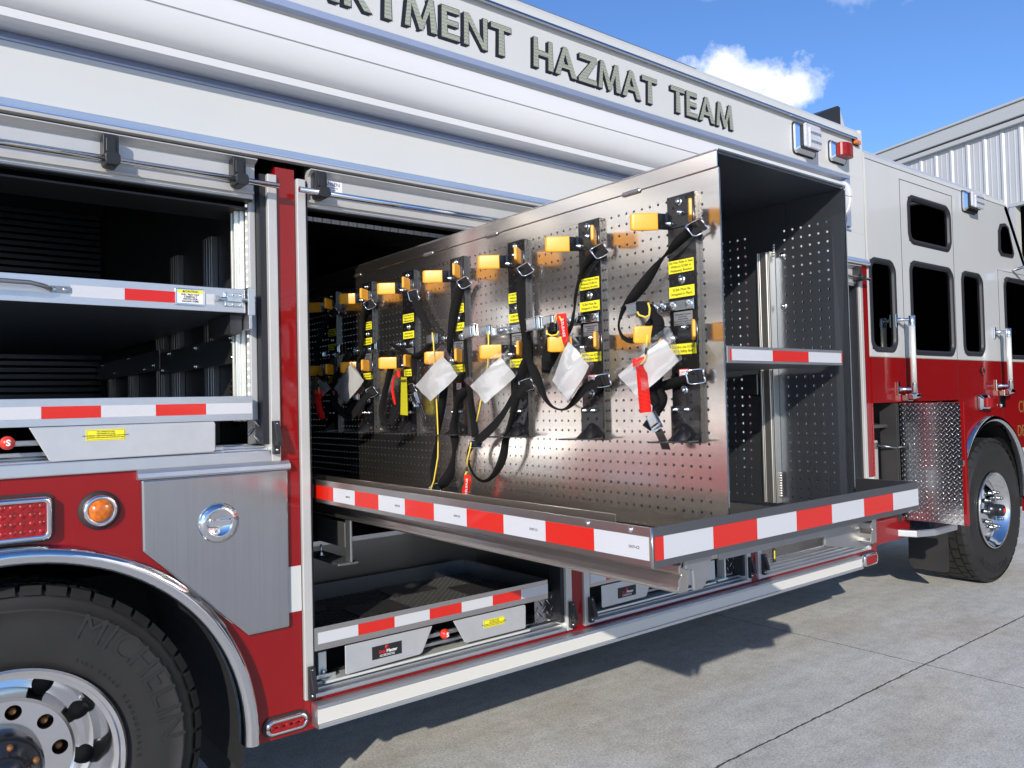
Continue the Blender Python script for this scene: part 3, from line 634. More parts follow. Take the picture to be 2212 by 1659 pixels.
a = MB('red_paint'); a.xz([(4.9145, 1.445), (6.19, 1.445), (6.19, .60), (6.10, .64)]+arc(6.755, .65, .665, 181, -1, 40)[0:]+[(7.42, .5), (8.0, .5), (8.0, 1.7395), (4.9145, 1.7395)], 0, .035); a.build('cab_lower_side', T)
a = MB('gold'); a.box(4.9145, 8.0, -.002, .03, 1.74, 1.7452); a.build('pinstripe', T)
a = MB('white_paint'); a.xz([(7.30, 1.03), (8.0, 1.03), (8.0, .88), (7.385, .88)], -.002, -.0005); a.build('cab_white_stripe', T)
for x0, x1, z0, z1 in WIN:
    a = MB('gasket'); A = rrect(x0-.018, x1+.018, z0-.018, z1+.018, .085, 8); B = rrect(x0+.018, x1-.018, z0+.018, z1-.018, .06, 8)
    va = [a.bm.verts.new((p[0], -.002, p[1])) for p in A]; vm = [a.bm.verts.new(((p[0]+q[0])/2, -.013, (p[1]+q[1])/2)) for p, q in zip(A, B)]; vb = [a.bm.verts.new((p[0], -.002, p[1])) for p in B]; vc = [a.bm.verts.new((p[0], .04, p[1])) for p in B]
    for u_, v_ in ((va, vm), (vm, vb), (vb, vc)):
        for i in range(len(A)): a.f([u_[i], u_[(i+1) % len(A)], v_[(i+1) % len(A)], v_[i]], True)
    wdw = a.build('cab_window', T)
    a = MB('glass_dark'); a.xz(B, .010, .014); a.build('pane', wdw)
sw = [(7.075, 2.86), (7.165, 2.875), (7.235, 2.85), (7.335, 2.64), (7.31, 2.605), (7.07, 2.60), (7.02, 2.64), (7.03, 2.80)]
a = MB('gasket'); a.xz(sw, -.010, -.001); wdw = a.build('quarter_window', T)
c0 = Vector((7.17, 2.735)); a = MB('glass_dark'); a.xz([(c0.x+(p[0]-c0.x)*.78, c0.y+(p[1]-c0.y)*.82) for p in sw], -.0115, -.0102); a.build('pane', wdw)
a = MB('cab_white'); a.prism([(7.2, 0, 3.06), (7.26, 0, 3.02), (7.76, 0, 2.40), (7.95, 0, 1.75), (7.85, 0, 1.75), (7.66, 0, 2.40), (7.17, 0, 3.0)], (0, .10, 0)); a.box(7.9, 8.0, .05, 2.4, .5, 1.75); a.build('windscreen_pillar', T, .01)
a = MB('glass_dark'); a.quad((7.22, .1, 3.03), (7.9, .1, 1.75), (7.9, 2.3, 1.75), (7.22, 2.3, 3.03)); a.build('windscreen', T)
mat('cab_lining', (.05, .052, .056), .7, var=.3, vscale=3)
a = MB('cab_lining'); a.box(4.93, 7.9, 2.38, 2.42, .6, 3.02); a.box(4.93, 7.9, .05, 2.38, 1.28, 1.30); a.box(4.92, 4.94, .04, 2.38, 1.3, 3.0); a.box(4.94, 7.2, .05, 2.38, 3.00, 3.015); a.box(4.93, 6.1, .6, 2.3, .45, 1.27); a.build('cab_interior', T)
for sx, sy in ((5.15, .75), (5.15, 1.55), (6.55, .7), (6.55, 1.6)):
    a = MB('cab_lining'); a.box(sx, sx+.48, sy, sy+.45, 1.3, 1.72); a.box(sx-.1, sx+.06, sy+.02, sy+.43, 1.725, 2.42); a.build('crew_seat', T, .03)
a = MB('alu_grey'); a.box(5.95, 6.30, .9, 1.9, 1.31, 1.95); a.box(5.75, 5.95, 1.0, 1.5, 1.95, 1.97); a.build('console_box', T, .01)
a = MB('chrome'); a.tube([(7.30, -.01, 2.50), (7.30, -.10, 2.52), (7.36, -.16, 2.50)], .012, 8); a.box(7.30, 7.42, -.20, -.14, 2.44, 2.50); a.build('mirror_arm', T, .004)
# painted red reflection at the rear cab corner and step bay
a = MB('red_reflect_plate'); a.box(4.897, 4.9135, -.002, .03, .98, 1.444); a.build('red_reflect_strip', T)  # red strip stands in for the corner post's reflection
a = MB('cab_dark'); a.box(4.9145, 5.9, .30, .32, .70, 1.44); a.box(5.88, 5.9, .0, .3, .7, 1.44); a.build('step_bay', T)
a = MB('trim'); a.box(4.918, 5.16, .10, .29, .72, 1.195); a.box(4.935, 5.12, .14, .20, 1.2, 1.43); a.build('battery_box', T, .006)
a = MB('cab_dark'); a.box(4.918, 5.6, .20, .299, 1.196, 1.44)
a.build('bay_panel', T)
a = MB('track_alu'); a.box(5.065, 5.095, .100, .119, .72, 1.02); a.build('bay_light', T, .003)
a = MB('rubber')
for i in range(4): a.box(5.195+i*.013, 5.204+i*.013, -.01+.02*(i % 2), .10, .66, 1.44)
a.build('door_bellows', T)
a = MB('dark_zinc'); a.box(5.10, 5.13, .08, .1, 1.15, 1.18); a.tube([(5.115, .08, 1.165), (5.19, .0, 1.145), (5.262, -.03, 1.150)], .007, 6); a.box(5.255, 5.262, -.06, -.02, 1.130, 1.165); a.build('check_strap', T)
a = MB('plate_yz'); a.box(5.263, 5.270, -.378, -.003, .669, 1.437); sd = a.build('step_door', T)
a = MB('red_paint'); a.box(5.2705, 5.295, -.40, -.003, .667, 1.439); a.box(5.263, 5.2704, -.40, -.3785, .667, 1.439); a.build('door_skin', sd, .002)
a = MB('zinc'); a.box(5.258, 5.2625, -.392, -.350, 1.04, 1.075); a.build('striker', sd, .002)
a = MB('red_paint'); a.box(4.902, 5.36, .0, .06, .545, .69); a.box(5.36, 5.40, -.01, .06, .54, .60); a.box(5.30, 5.36, .0, .3, .69, .73); a.build('frame_skirt', T, .004)
a = MB('plate_xy'); a.xy([(5.16, .08), (5.23, -.10), (5.38, -.155), (5.70, -.155), (5.70, .08)], .606, .610); stp = a.build('cab_step', T)
a = MB('alu'); a.xy([(5.158, .082), (5.228, -.102), (5.378, -.158), (5.703, -.158), (5.703, .082)], .565, .6055); a.build('step_frame', stp, .004)
ya_, yb_ = P(2050, 1238, 0, 6.05).y, P(1964, 1225, 0, 6.05).y; zb_ = P(2050, 1238, 0, 6.05).z
a = MB('rubber'); a.yz([(ya_+.02, zb_), (ya_, zb_+.02), (ya_, .62), (yb_, .62), (yb_, zb_+.04), (yb_-.03, zb_)], 6.05, 6.058); a.build('mud_flap', T)
a = MB('cab_dark'); n_ = 24; prev = None
for i in range(n_+1):
    t = math.radians(-10+200*i/n_); cur = [a.bm.verts.new((6.755+math.cos(t)*.637, y, .65+math.sin(t)*.637)) for y in (.02, 1.0)]
    if prev: a.f([prev[0], prev[1], cur[1], cur[0]])
    prev = cur
a.box(6.1, 7.6, 1.0, 1.02, .3, 1.32); a.box(5.9, 6.0, .12, 1.0, .6, 1.3); a.build('wheel_well', T)
flare(6.755, .65, .667, -2, 182, .05, -.002, .03, 'wheel_arch_trim')
# lamps on white panels
def boxlight(x0, x1, z0, z1, dep, name, lens, style):
    a = MB('rubber'); a.xz(rrect(x0-.006, x1+.006, z0-.006, z1+.006, .024), -.004, 0); L0 = a.build(name, T)
    a = MB('chrome'); A = rrect(x0, x1, z0, z1, .02, 4); B = rrect(x0+.02, x1-.02, z0+.02, z1-.02, .014, 4)
    r0 = [a.bm.verts.new((p[0], -.004, p[1])) for p in A]; r1 = [a.bm.verts.new((p[0], -.018, p[1])) for p in A]; r2 = [a.bm.verts.new((p[0], -.036, p[1])) for p in B]
    for u_, v_ in ((r0, r1), (r1, r2)):
        for i in range(len(A)): a.f([u_[i], u_[(i+1) % len(A)], v_[(i+1) % len(A)], v_[i]])
    a.f(r2); a.build('bezel', L0)
    if style == 'flood':
        a = MB('black_plastic'); a.xz(rrect(x0+.022, x1-.020, z0+.022, z1-.020, .012, 3), -.052, -.0365); a.build('housing', L0, .002)
        a = MB(lens); a.xz(rrect(x0+.026, x1-.024, z0+.026, z1-.014, .012, 3), -.068, -.0525); a.xz(rrect(x0+.045, x1-.045, z0+.018, z1-.04, .008, 3), -.085, -.0685); le = a.build('lens', L0, .004)
        a = MB('zinc')
        for r_ in (0, 1):
            for i in range(6): a.lathe((x0+.060+i*(x1-x0-.12)/5, -.0855, z0+.055+r_*(z1-z0)*.28), (0, -1, 0), [(0, .001), (.006, .003), (.009, .0)], 10)
        a.build('led_row', L0)
    else:
        a = MB(lens); zc = (z0+z1)/2; pts = [(x0+.022, -.0365)]
        for i in range(13):
            t = math.pi*i/12; pts.append(((x0+x1)/2-math.cos(t)*(x1-x0)*.40, -.055-math.sin(t)*(dep-.055)))
        pts.append((x1-.022, -.0365)); a.xy(pts, z0+.022, z1-.020); a.build('lens', L0, .004)
boxlight(4.092, 4.305, 2.905, 3.083, .09, 'scene_light', 'lens_clear', 'flood')
boxlight(4.480, 4.655, 2.925, 3.048, .095, 'warning_light', 'red_lens', 'half')
boxlight(6.362, 6.60, 2.872, 3.026, .09, 'scene_light', 'lens_clear', 'flood')
boxlight(6.515, 6.70, 1.362, 1.474, .08, 'warning_light', 'red_lens', 'half')
a = MB('black_plastic'); a.xz(rrect(4.762, 4.834, 3.075, 3.112, .006), -.006, -.0005); ml = a.build('clearance_light', T)
a = MB('amber'); a.xz(rrect(4.768, 4.828, 3.080, 3.106, .006), -.026, -.0065); a.build('lens', ml, .003)
a = MB('black_plastic'); a.prism([(4.66, .18, 3.186), (4.97, .18, 3.186), (4.97, .18, 3.415), (4.94, .18, 3.42), (4.62, .18, 3.28)], (0, .25, 0)); a.build('roof_lamp', T, .004)
a = MB('lens_clear'); a.prism([(4.9705, .185, 3.19), (5.08, .185, 3.19), (4.9705, .185, 3.41)], (0, .24, 0)); a.build('roof_lamp_lens', T)
# grab rails and latches
for i_, (hx, dx) in enumerate(((P(1972, 760, 1, -.085).x, 0), (P(2180.5, 780, 1, -.085).x, 0))):
    zt, zb = (1.985, 1.535) if i_ == 0 else (1.965, 1.55)
    a = MB('track_alu'); a.tube([(hx, -.085, zb), (hx, -.085, zt)], .0185, 16); gr = a.build('grab_rail', T)
    a = MB('chrome')
    for z in (zb, zt):
        sg = 1 if z == zt else -1
        a.lathe((hx, -.085, z-.004*sg), (0, 0, sg), [(.022, -.03), (.0225, .03), (.018, .036), (0, .037)], 20); a.tube([(hx, -.085, z+.005*sg), (hx-.03, -.045, z+.005*sg), (hx-.045, -.01, z+.005*sg)], [.013, .010, .018], 10)
        a.box(hx-.062, hx-.036, -.012, -.001, z-.045, z+.045)
    a.build('rail_end', gr, .003)
    a = MB('chrome'); a.box(hx+.0, hx+.075, -.045, -.002, zb-.085, zb-.035); a.tube([(hx-.02, -.07, zb-.055), (hx+.06, -.075, zb-.05), (hx+.15, -.06, zb-.055)], [.022, .02, .014], 12); a.build('door_latch', T, .005)
    a = MB('black_gloss'); a.box(hx+.005, hx+.11, -.008, -.001, zb-.175, zb-.06); a.build('latch_plate', T)
    a = MB('zinc'); a.bolt((hx+.012, -.0081, zb-.160), (0, -1, 0), .012, .012, True); a.build('latch_bolt', T)
c0 = P(1474.7+1940/3, 553+745/3, 1, 0)
a = MB('black_gloss'); a.xz([(c0.x-.055, c0.z), (c0.x, c0.z-.042), (c0.x+.055, c0.z), (c0.x, c0.z+.042)], -.006, -.0005); em = a.build('maker_emblem', T)
a = MB('ink_red'); a.xz([(c0.x-.012, c0.z+.028), (c0.x+.012, c0.z+.030), (c0.x+.006, c0.z+.022), (c0.x-.010, c0.z+.006), (c0.x+.014, c0.z-.012), (c0.x+.008, c0.z-.030), (c0.x-.012, c0.z-.028), (c0.x-.004, c0.z-.022), (c0.x+.004, c0.z-.010), (c0.x-.020, c0.z+.008)], -.0075, -.0062); a.build('emblem_mark', em)
mat('gold_letter', (.45, .34, .10), .35, .6)
text(None, 'CH', .14, P(2200, 880, 1, -.001), X_, Z_, 'gold_letter', T, 'door_lettering', 'LEFT')
text(None, 'DE', .13, P(2198, 932, 1, -.001), X_, Z_, 'gold_letter', T, 'door_lettering', 'LEFT')
# --- roof-line lettering, drawn stroke by stroke
GL = {  # strokes as polygons in a unit cell (width given), cap height 1
 'H': (.80, [[(0, 0), (.2, 0), (.17, 1), (.03, 1)], [(.6, 0), (.8, 0), (.77, 1), (.63, 1)], [(.15, .44), (.65, .44), (.65, .60), (.15, .60)]]),
 'A': (.92, [[(0, 0), (.19, 0), (.50, .98), (.36, 1)], [(.36, 1), (.54, 1), (.92, 0), (.70, 0)], [(.18, .27), (.74, .27), (.70, .41), (.22, .41)]]),
 'Z': (.80, [[(.06, 1), (.06, .83), (.80, .83), (.80, 1)], [(.0, .0), (.0, .16), (.57, .84), (.80, .84), (.22, .0)], [(.2, 0), (.80, 0), (.80, .17), (.2, .17)]]),
 'M': (1.04, [[(0, 0), (.16, 0), (.24, 1), (.12, 1)], [(.12, 1), (.28, 1), (.62, .12), (.46, 0)], [(.46, 0), (.56, 0), (.94, 1), (.78, 1)], [(.78, 1), (.92, 1), (1.04, 0), (.84, 0)]]),
 'T': (.74, [[(0, .84), (0, 1), (.74, 1), (.74, .84)], [(.26, 0), (.48, 0), (.46, .85), (.29, .85)]]),
 'E': (.62, [[(0, 0), (.19, 0), (.18, 1), (.02, 1)], [(.15, 0), (.62, 0), (.61, .16), (.15, .16)], [(.15, .43), (.56, .43), (.56, .59), (.15, .59)], [(.15, .84), (.60, .84), (.60, 1), (.15, 1)]]),
 'N': (.84, [[(0, 0), (.16, 0), (.16, 1), (.02, 1)], [(.02, 1), (.22, 1), (.82, 0), (.66, 0)], [(.70, 0), (.82, 0), (.84, 1), (.69, 1)]]),
 'R': (.76, [[(0, 0), (.19, 0), (.18, 1), (.02, 1)], [(.15, .84), (.45, .84), (.62, .9), (.45, 1), (.15, 1)], [(.45, .84), (.50, .70), (.70, .72), (.62, .92), (.47, .99)], [(.15, .42), (.42, .42), (.62, .52), (.70, .72), (.50, .70), (.42, .56), (.15, .56)], [(.28, .45), (.46, .45), (.80, 0), (.57, 0)]]),
 'P': (.68, [[(0, 0), (.19, 0), (.18, 1), (.02, 1)], [(.15, .84), (.45, .84), (.62, .9), (.45, 1), (.15, 1)], [(.45, .84), (.50, .70), (.68, .70), (.62, .92), (.47, .99)], [(.15, .40), (.42, .40), (.60, .50), (.68, .70), (.50, .70), (.42, .54), (.15, .54)]]),
 'D': (.84, [[(0, 0), (.19, 0), (.18, 1), (.02, 1)], [(.15, .84), (.42, .84), (.60, .90), (.42, 1), (.15, 1)], [(.42, 1), (.42, .84), (.62, .62), (.84, .62), (.66, .92)], [(.62, .63), (.84, .63), (.84, .37), (.62, .37)], [(.62, .38), (.84, .38), (.66, .08), (.42, 0), (.42, .16)], [(.15, 0), (.42, 0), (.60, .1), (.42, .16), (.15, .16)]])}
def letters(word, x_right, z0, h, gap):
    """right-aligned word; returns its left edge"""
    tot = sum(GL[c][0] for c in word)*h*wsc + gap*(len(word)-1); x = x_right-tot
    for c in word:
        wd, pol = GL[c]
        for pl in pol:
            q = [(x+px_*h*wsc, z0+pz*h) for px_, pz in pl]
            cx_ = sum(p[0] for p in q)/len(q); cz_ = sum(p[1] for p in q)/len(q)
            e = .0032; qo = []
            for p in q:
                d_ = Vector((p[0]-cx_, p[1]-cz_)); 
                qo.append((p[0]+math.copysign(e, d_.x), p[1]+math.copysign(e, d_.y)))
            faceM.i = 0; sl_ = letters.k; letters.k = (letters.k+1) % 5
            faceM.xz(q, -.0040-.00003*sl_, -.0030)
            for s_, yy in ((0, -.0022), (.5, -.0017), (1, -.0012)):
                shadM.xz([(p[0]-.014*s_, p[1]-.009*s_) for p in qo], yy-.00003*sl_, -.0003)
        x += wd*h*wsc+gap
    return x_right-tot
letters.k = 0
def goldmat():
    m = mat('letter_gold', (.36, .38, .29), .38, .35); n = NT(m); _, xyz = n.pos()
    rr_ = n.m('FRACT', n.m('DIVIDE', n.m('ADD', xyz[2], n.m('MULTIPLY', n.m('SINE', n.m('MULTIPLY', xyz[0], 290)), .0022)), .0145))
    n.L(n.ramp(rr_, (.35, (.40, .43, .34)), (.5, (.26, .27, .21)), (.62, (.33, .34, .26)), (.8, (.45, .48, .39))), n.b.inputs['Base Color'])
goldmat()
wsc = 1.1
H_ = .1255; Z0 = 2.920
for word, xr, gp in (('TEAM', 3.525, .014), ('HAZMAT', 2.920, .012), ('DEPARTMENT', 2.020, .020)):
    faceM = MB('letter_gold'); shadM = MB('letter_black'); letters(word, xr, Z0, H_, gp)
    lt = faceM.build('lettering', T); shadM.build('drop_shade', lt)
# ================================================================== SLIDE-OUT CABINET
XL, XR, YF, YB, ZT = 1.420, 1.948, -1.454, .85, 2.040
CB = thing('slide_out_cabinet', (1.68, -.3, 1.18), 'tall perforated aluminium cabinet rolled out of the truck side on its own tray', 'slide-out cabinet')
def perforated(mb, x, y0, y1, z0, z1, ys, zs, p=.0254, r=.0034, skip=None, n=8):
    """sheet in the plane x with round holes; ys, zs are the hole-centre grids"""
    h = p/2
    def q(ya, yb, za, zb):
        if yb-ya > 1e-5 and zb-za > 1e-5: mb.quad((x, ya, za), (x, yb, za), (x, yb, zb), (x, ya, zb))
    q(y0, y1, z0, zs[0]-h); q(y0, y1, zs[-1]+h, z1); q(y0, ys[0]-h, zs[0]-h, zs[-1]+h); q(ys[-1]+h, y1, zs[0]-h, zs[-1]+h)
    for y in ys:
        for z in zs:
            if skip and skip(y, z): q(y-h, y+h, z-h, z+h); continue
            inn = [mb.bm.verts.new((x, y+r*math.cos(math.pi*(i+.5)/4), z+r*math.sin(math.pi*(i+.5)/4))) for i in range(8)]
            co = [mb.bm.verts.new((x, y+a_*h, z+b_*h)) for a_, b_ in ((1, 1), (-1, 1), (-1, -1), (1, -1))]
            for k_ in range(4):
                i0, i1 = 2*k_, 2*k_+1
                mb.f([co[k_], inn[i0], inn[i1]])
                mb.f([co[k_], inn[i1], inn[(i1+1) % 8], co[(k_+1) % 4]])
def solid(o, t, off=0):
    o.data.materials.append(MT['rim_alu']); m_ = o.modifiers.new('thickness', 'SOLIDIFY'); m_.thickness = t; m_.offset = off; m_.material_offset_rim = 1; return o  # brighter metal on the rims paints in the sunlit hole edges
def weld_grid(a): bmesh.ops.remove_doubles(a.bm, verts=a.bm.verts, dist=1e-5)
ys = [-1.409+.0254*i for i in range(86)]; zs = [1.246+.0254*i for i in range(29)]
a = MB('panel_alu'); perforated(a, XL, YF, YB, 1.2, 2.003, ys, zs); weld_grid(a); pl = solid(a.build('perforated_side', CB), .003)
ys2 = [-1.404+.0254*i for i in range(8)] + [-1.404+.0254*i for i in range(13, 80)]
ysr = [-1.404+.0254*i for i in range(80)]
zs2 = [1.222+.0254*i for i in range(30)]
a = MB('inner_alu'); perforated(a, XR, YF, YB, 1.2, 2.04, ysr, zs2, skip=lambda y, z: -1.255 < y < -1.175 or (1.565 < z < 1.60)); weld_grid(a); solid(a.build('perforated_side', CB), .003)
a = MB('panel_alu')
a.yz([(YF, 2.0045), (YB, 2.0045), (YB, 2.041), (YF, 2.041)], XL-.004, XL-.0010); a.box(XL-.004, XR+.003, YF, YB, 2.0411, 2.0445); a.box(XR+.0016, XR+.0045, YF, YB, 2.0045, 2.0408)
a.build('top_cover', CB, .0015)
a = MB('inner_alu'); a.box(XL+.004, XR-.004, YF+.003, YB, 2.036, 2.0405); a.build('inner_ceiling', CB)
a = MB('zinc'); a.box(XL-.0025, XL+.0022, YF-.0025, YF-.0003, 1.2, 2.003); a.box(XR-.0018, XR+.0018, YF-.0025, YF-.0003, 1.2, 2.04); a.box(XL-.0035, XR+.003, YF-.0025, YF-.0003, 2.041, 2.0445)
a.build('cut_edge', CB)
def bead(pts, ax_, r_=.0065):
    a = MB('weld')
    for p in pts: a.lathe(p, ax_, [(0, .004), (r_*.6, .003), (r_, 0)], 8)
    a.build('weld_bead', CB)
for y in (-1.20, -.635, -.283, .225): bead([(XL-.004, y-.024+.006*i, 2.004) for i in range(9)], (-1, 0, 0))
bead([(XR-.003, -.95+.007*i, 2.030) for i in range(10)], (-1, 0, 0), .006)
for z in (1.225, 1.26, 1.895): bead([(XR-.012, -1.249, z+.007*i) for i in range(5)], (-1, 0, 0), .005)
a = MB('dim_alu'); ex = [(XR-.002, -1.247), (XR-.002, -1.203), (XR-.028, -1.203), (XR-.028, -1.208), (XR-.022, -1.211), (XR-.028, -1.215), (XR-.028, -1.235), (XR-.022, -1.239), (XR-.028, -1.242), (XR-.028, -1.247)]
MT['ext_alu'] = mat('ext_alu', (.62, .61, .58), .35, .95, var=.08, vscale=20, stretch=(30, 30, 1))
a = MB('ext_alu'); a.xy(ex, 1.205, 1.905); a.build('upright_channel', CB, .0015)
for z in (1.89, 1.75): a = MB('zinc'); a.bolt((XR-.003, -1.27, z), (-1, 0, 0), .006, .009); a.build('upright_bolt', CB)
a = MB('dark_zinc'); a.box(XR-.036, XR-.004, -1.20, -1.15, 1.505, 1.565); a.build('shelf_bracket', CB, .003)
# middle shelf with taped lip
a = MB('alu_grey'); a.box(1.432, 1.912, YF, YF+.0035, 1.576, 1.614); a.box(1.432, 1.912, YF+.0036, -.7, 1.576, 1.580); sh = a.build('middle_shelf', CB, .0015)
a = MB('tape_red'); yy = YF-.0014
for x0, x1, m in ((1.440, 1.446, 'tape_red'), (1.446, 1.601, 'tape_white'), (1.601, 1.752, 'tape_red'), (1.752, 1.904, 'tape_white'), (1.904, 1.909, 'tape_red')):
    a.use(m).box(x0+.0002, x1, yy, YF-.0002, 1.582, 1.607)
a.build('reflective_tape', sh)
# tray
tx0, tx1, ty0, ty1, tz0, tz1 = 1.138, 2.230, -1.486, .95, 1.178, 1.256
a = MB('tray_alu'); a.box(tx0, tx0+.003, ty0+.0035, ty1, tz0, tz1); a.box(tx0, tx1, ty0+.0036, ty1, tz0, tz0+.003); tr = a.build('tray', CB, .0012)
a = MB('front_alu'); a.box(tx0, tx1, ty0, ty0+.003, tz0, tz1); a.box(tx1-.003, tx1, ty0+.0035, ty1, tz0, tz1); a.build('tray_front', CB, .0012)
a = MB('zinc'); a.tube([(tx0, ty0, tz0), (tx0, ty0, tz1)], .0022, 8); a.build('corner_weld', CB)
a = MB('tape_red'); xx = tx0
# side tape: alternate red / white along y, measured from the front corner
lens = [(-1.478, -1.329, 'tape_white'), (-1.329, -1.176, 'tape_red')]
y = -1.176; c = 0
while y < .3: lens.append((y, min(y+.1515, .35), ('tape_white', 'tape_red')[c % 2])); y += .1515; c += 1
for y0, y1, m in lens: a.use(m).box(tx0-.0012, tx0-.0002, y0+.0002, y1, 1.192, 1.237)
a.build('reflective_tape', tr)
a = MB('tape_red'); x = tx0+.006; seq = [(.025, 'tape_red')]+[(.1525, ('tape_white', 'tape_red')[i % 2]) for i in range(8)]
for L, m in seq:
    x1 = min(x+L, tx1-.002)
    if x1 > x: a.use(m).box(x+.0002, x1, ty0-.0012, ty0-.0002, 1.192, 1.237)
    x = x1
a.build('reflective_tape', tr)
for y in (-1.42, -1.115, -.81, -.51, -.2): text(None, 'DOT-C2', .0075, (tx0-.0016, y-.02, 1.214), -Y_, Z_, 'ink', tr, 'tape_print')
a = MB('panel_alu'); a.box(1.195, 1.1975, -1.335, ty1, 1.185, 1.262); a.build('tray_divider', CB, .003)
for y in (-1.31, -1.43): a = MB('zinc'); a.lathe((tx0, y, 1.2465), (-1, 0, 0), [(0, .005), (.004, .004), (.0062, .001), (.0062, 0)], 14); a.build('rivet', CB)
# drainage matting
def matting(name, parent, x0, x1, y0, y1, z, p=.0185, bar=.0052, h=.010):
    a = MB('mat_black'); ny = int((y1-y0)/p); nx = int((x1-x0)/p)
    d = bar/2
    for i in range(-ny, nx+1):
        for sg in (1, -1):
            xs_ = x0+i*p if sg == 1 else x0+(i+ny)*p
            pts = []
            # clip the diagonal to the mat
            t0, t1 = 0.0, y1-y0
            if sg == 1: t0 = max(t0, x0-xs_); t1 = min(t1, x1-xs_)
            else: t0 = max(t0, xs_-x1); t1 = min(t1, xs_-x0)
            if t1-t0 < p*.3: continue
            pa = Vector((xs_+sg*t0, y0+t0, z)); pb = Vector((xs_+sg*t1, y0+t1, z)); n_ = Vector((1, -sg, 0)).normalized()*d
            hh = h*(.8 if sg == 1 else 1)
            a.prism([pa-n_, pa+n_, pb+n_, pb-n_], (0, 0, hh))
    a.box(x0, x1, y0, y1, z-.001, z)
    return a.build(name, parent)
matting('floor_matting', CB, 1.20, 1.417, -1.478, .6, 1.1825, p=.024)
matting('floor_matting', CB, 1.425, 1.945, -1.478, .2, 1.1825, p=.024)
a = MB('dark_comp'); a.box(1.143, 1.194, -1.478, .6, 1.1815, 1.183); a.box(1.952, 2.224, -1.478, .6, 1.1815, 1.183); a.build('tray_floor', CB)
# runners and hanging plates
for x in (1.262, 2.04):
    a = MB('tray_alu'); a.xz([(x, 1.1775), (x, 1.165), (x-.008, 1.160), (x-.008, 1.146), (x, 1.142), (x-.010, 1.132), (x-.010, 1.120), (x-.014, 1.112), (x-.010, 1.106), (x+.02, 1.106), (x+.02, 1.1775)], -1.452, .60)
    a.build('runner', CB, .0012)
a = MB('weld')
for i in range(60): a.lathe((1.259, -1.44+.021*i, 1.1705+.001*math.sin(i*2.2)), (-1, 0, 0), [(0, .002), (.004, .0015), (.0075, 0)], 6)
a.build('weld_bead', CB)
a = MB('alu_grey'); a.xz([(1.262, 1.177), (1.352, 1.177), (1.324, 1.112), (1.312, 1.108), (1.288, 1.108), (1.286, 1.150), (1.264, 1.155)], -1.462, -1.4535); a.xz([(1.86, 1.177), (2.10, 1.177), (2.09, 1.092), (2.05, 1.088), (1.875, 1.116), (1.86, 1.12)], -1.42, -1.412)
a.box(1.40, 1.85, -1.44, -1.436, 1.150, 1.177); a.build('latch_plate', CB, .003)
a = MB('dim_alu'); a.box(1.262, 1.272, .02, .06, .955, 1.105); a.box(1.262, 1.274, .061, .30, 1.0, 1.09)
a.box(1.22, 1.30, .03, .32, .946, .955); a.build('runner_foot', CB, .004)
a = MB('zinc'); a.bolt((1.235, .20, .962), (0, 0, 1), .009, .012); a.tube([(1.235, .20, .962), (1.235, .20, 1.0)], .004, 8); a.build('foot_bolt', CB)

# ================================================================== SLIDE TRAYS
def slidetray(label, x0, x1, y0, y1, z0, z1, zt0, zt1, tape, m='tray_alu', mats=True):
    t = thing('slide_tray', ((x0+x1)/2, y0, z0), label, 'slide tray')
    a = MB(m); a.box(x0, x1, y0, y0+.003, z0, z1); a.build('front_lip', t, .0012)
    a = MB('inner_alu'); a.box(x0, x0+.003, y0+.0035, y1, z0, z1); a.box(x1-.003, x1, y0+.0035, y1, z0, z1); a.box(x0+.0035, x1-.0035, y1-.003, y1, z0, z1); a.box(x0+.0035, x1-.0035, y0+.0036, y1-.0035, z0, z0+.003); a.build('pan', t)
    a = MB('tape_red')
    for q0, q1, mm in tape: a.use(mm).box(q0+.0002, q1, y0-.0012, y0-.0002, zt0, zt1)
    a.build('reflective_tape', t)
    return t
W_, R_ = 'tape_white', 'tape_red'
# upper rear tray with handle
t1 = slidetray('upper rear slide tray with grab handle, slide bolt and small white caution plate', -2.4, .897, -.004, 2.2, 1.808, 1.884, 1.828, 1.862, [(.403, .542, W_), (.542, .690, R_), (.690, .80, W_)], 'alu')
a = MB('dim_alu'); a.tube([(-.5, -.045, 1.856)]+[(.235, -.045, 1.856), (.300, -.045, 1.855), (.335, -.030, 1.850), (.352, -.012, 1.846)], .0065, 10); a.xz(rrect(.350, .402, 1.838, 1.856, .004), -.009, -.0045); hd = a.build('handle', t1)
a = MB('zinc')
for x in (.361, .388): a.lathe((x, -.009, 1.847), (0, -1, 0), [(0, .002), (.004, .002), (.006, 0)], 12)
a.build('handle_screws', hd)
a = MB('chrome'); a.xz(rrect(.682, .769, 1.822, 1.874, .005), -.010, -.0045); cp = a.build('caution_plate', t1, .002)
a = MB('sticker_white'); a.box(.688, .763, -.0112, -.0102, 1.828, 1.859); a.use('label_yellow').box(.688, .763, -.0112, -.0102, 1.8592, 1.869); a.build('plate_face', cp)
text(None, '\u25B2CAUTION', .0085, (.7255, -.0118, 1.8642), X_, Z_, 'ink', cp, 'plate_text')
for i_, s_ in enumerate(('PULL TRAY OUT', 'CAREFULLY', 'WATCH FOR', 'FALLING ITEMS')): text(None, s_, .0073, (.7255, -.0118, 1.8545-.0068*i_), X_, Z_, 'ink', cp, 'plate_text', bold=.0001)
a = MB('zinc'); a.box(.829, .888, -.0085, -.0045, 1.826, 1.869); a.tube([(.815, -.014, 1.848), (.925, -.014, 1.848)], .006, 10); a.box(.836, .882, -.020, -.0088, 1.840, 1.856)
for x in (.835, .857, .881):
    for z in (1.832, 1.863): a.lathe((x, -.0085, z), (0, -1, 0), [(0, .002), (.003, .0015), (.004, 0)], 8)
a.build('slide_bolt', t1, .001)
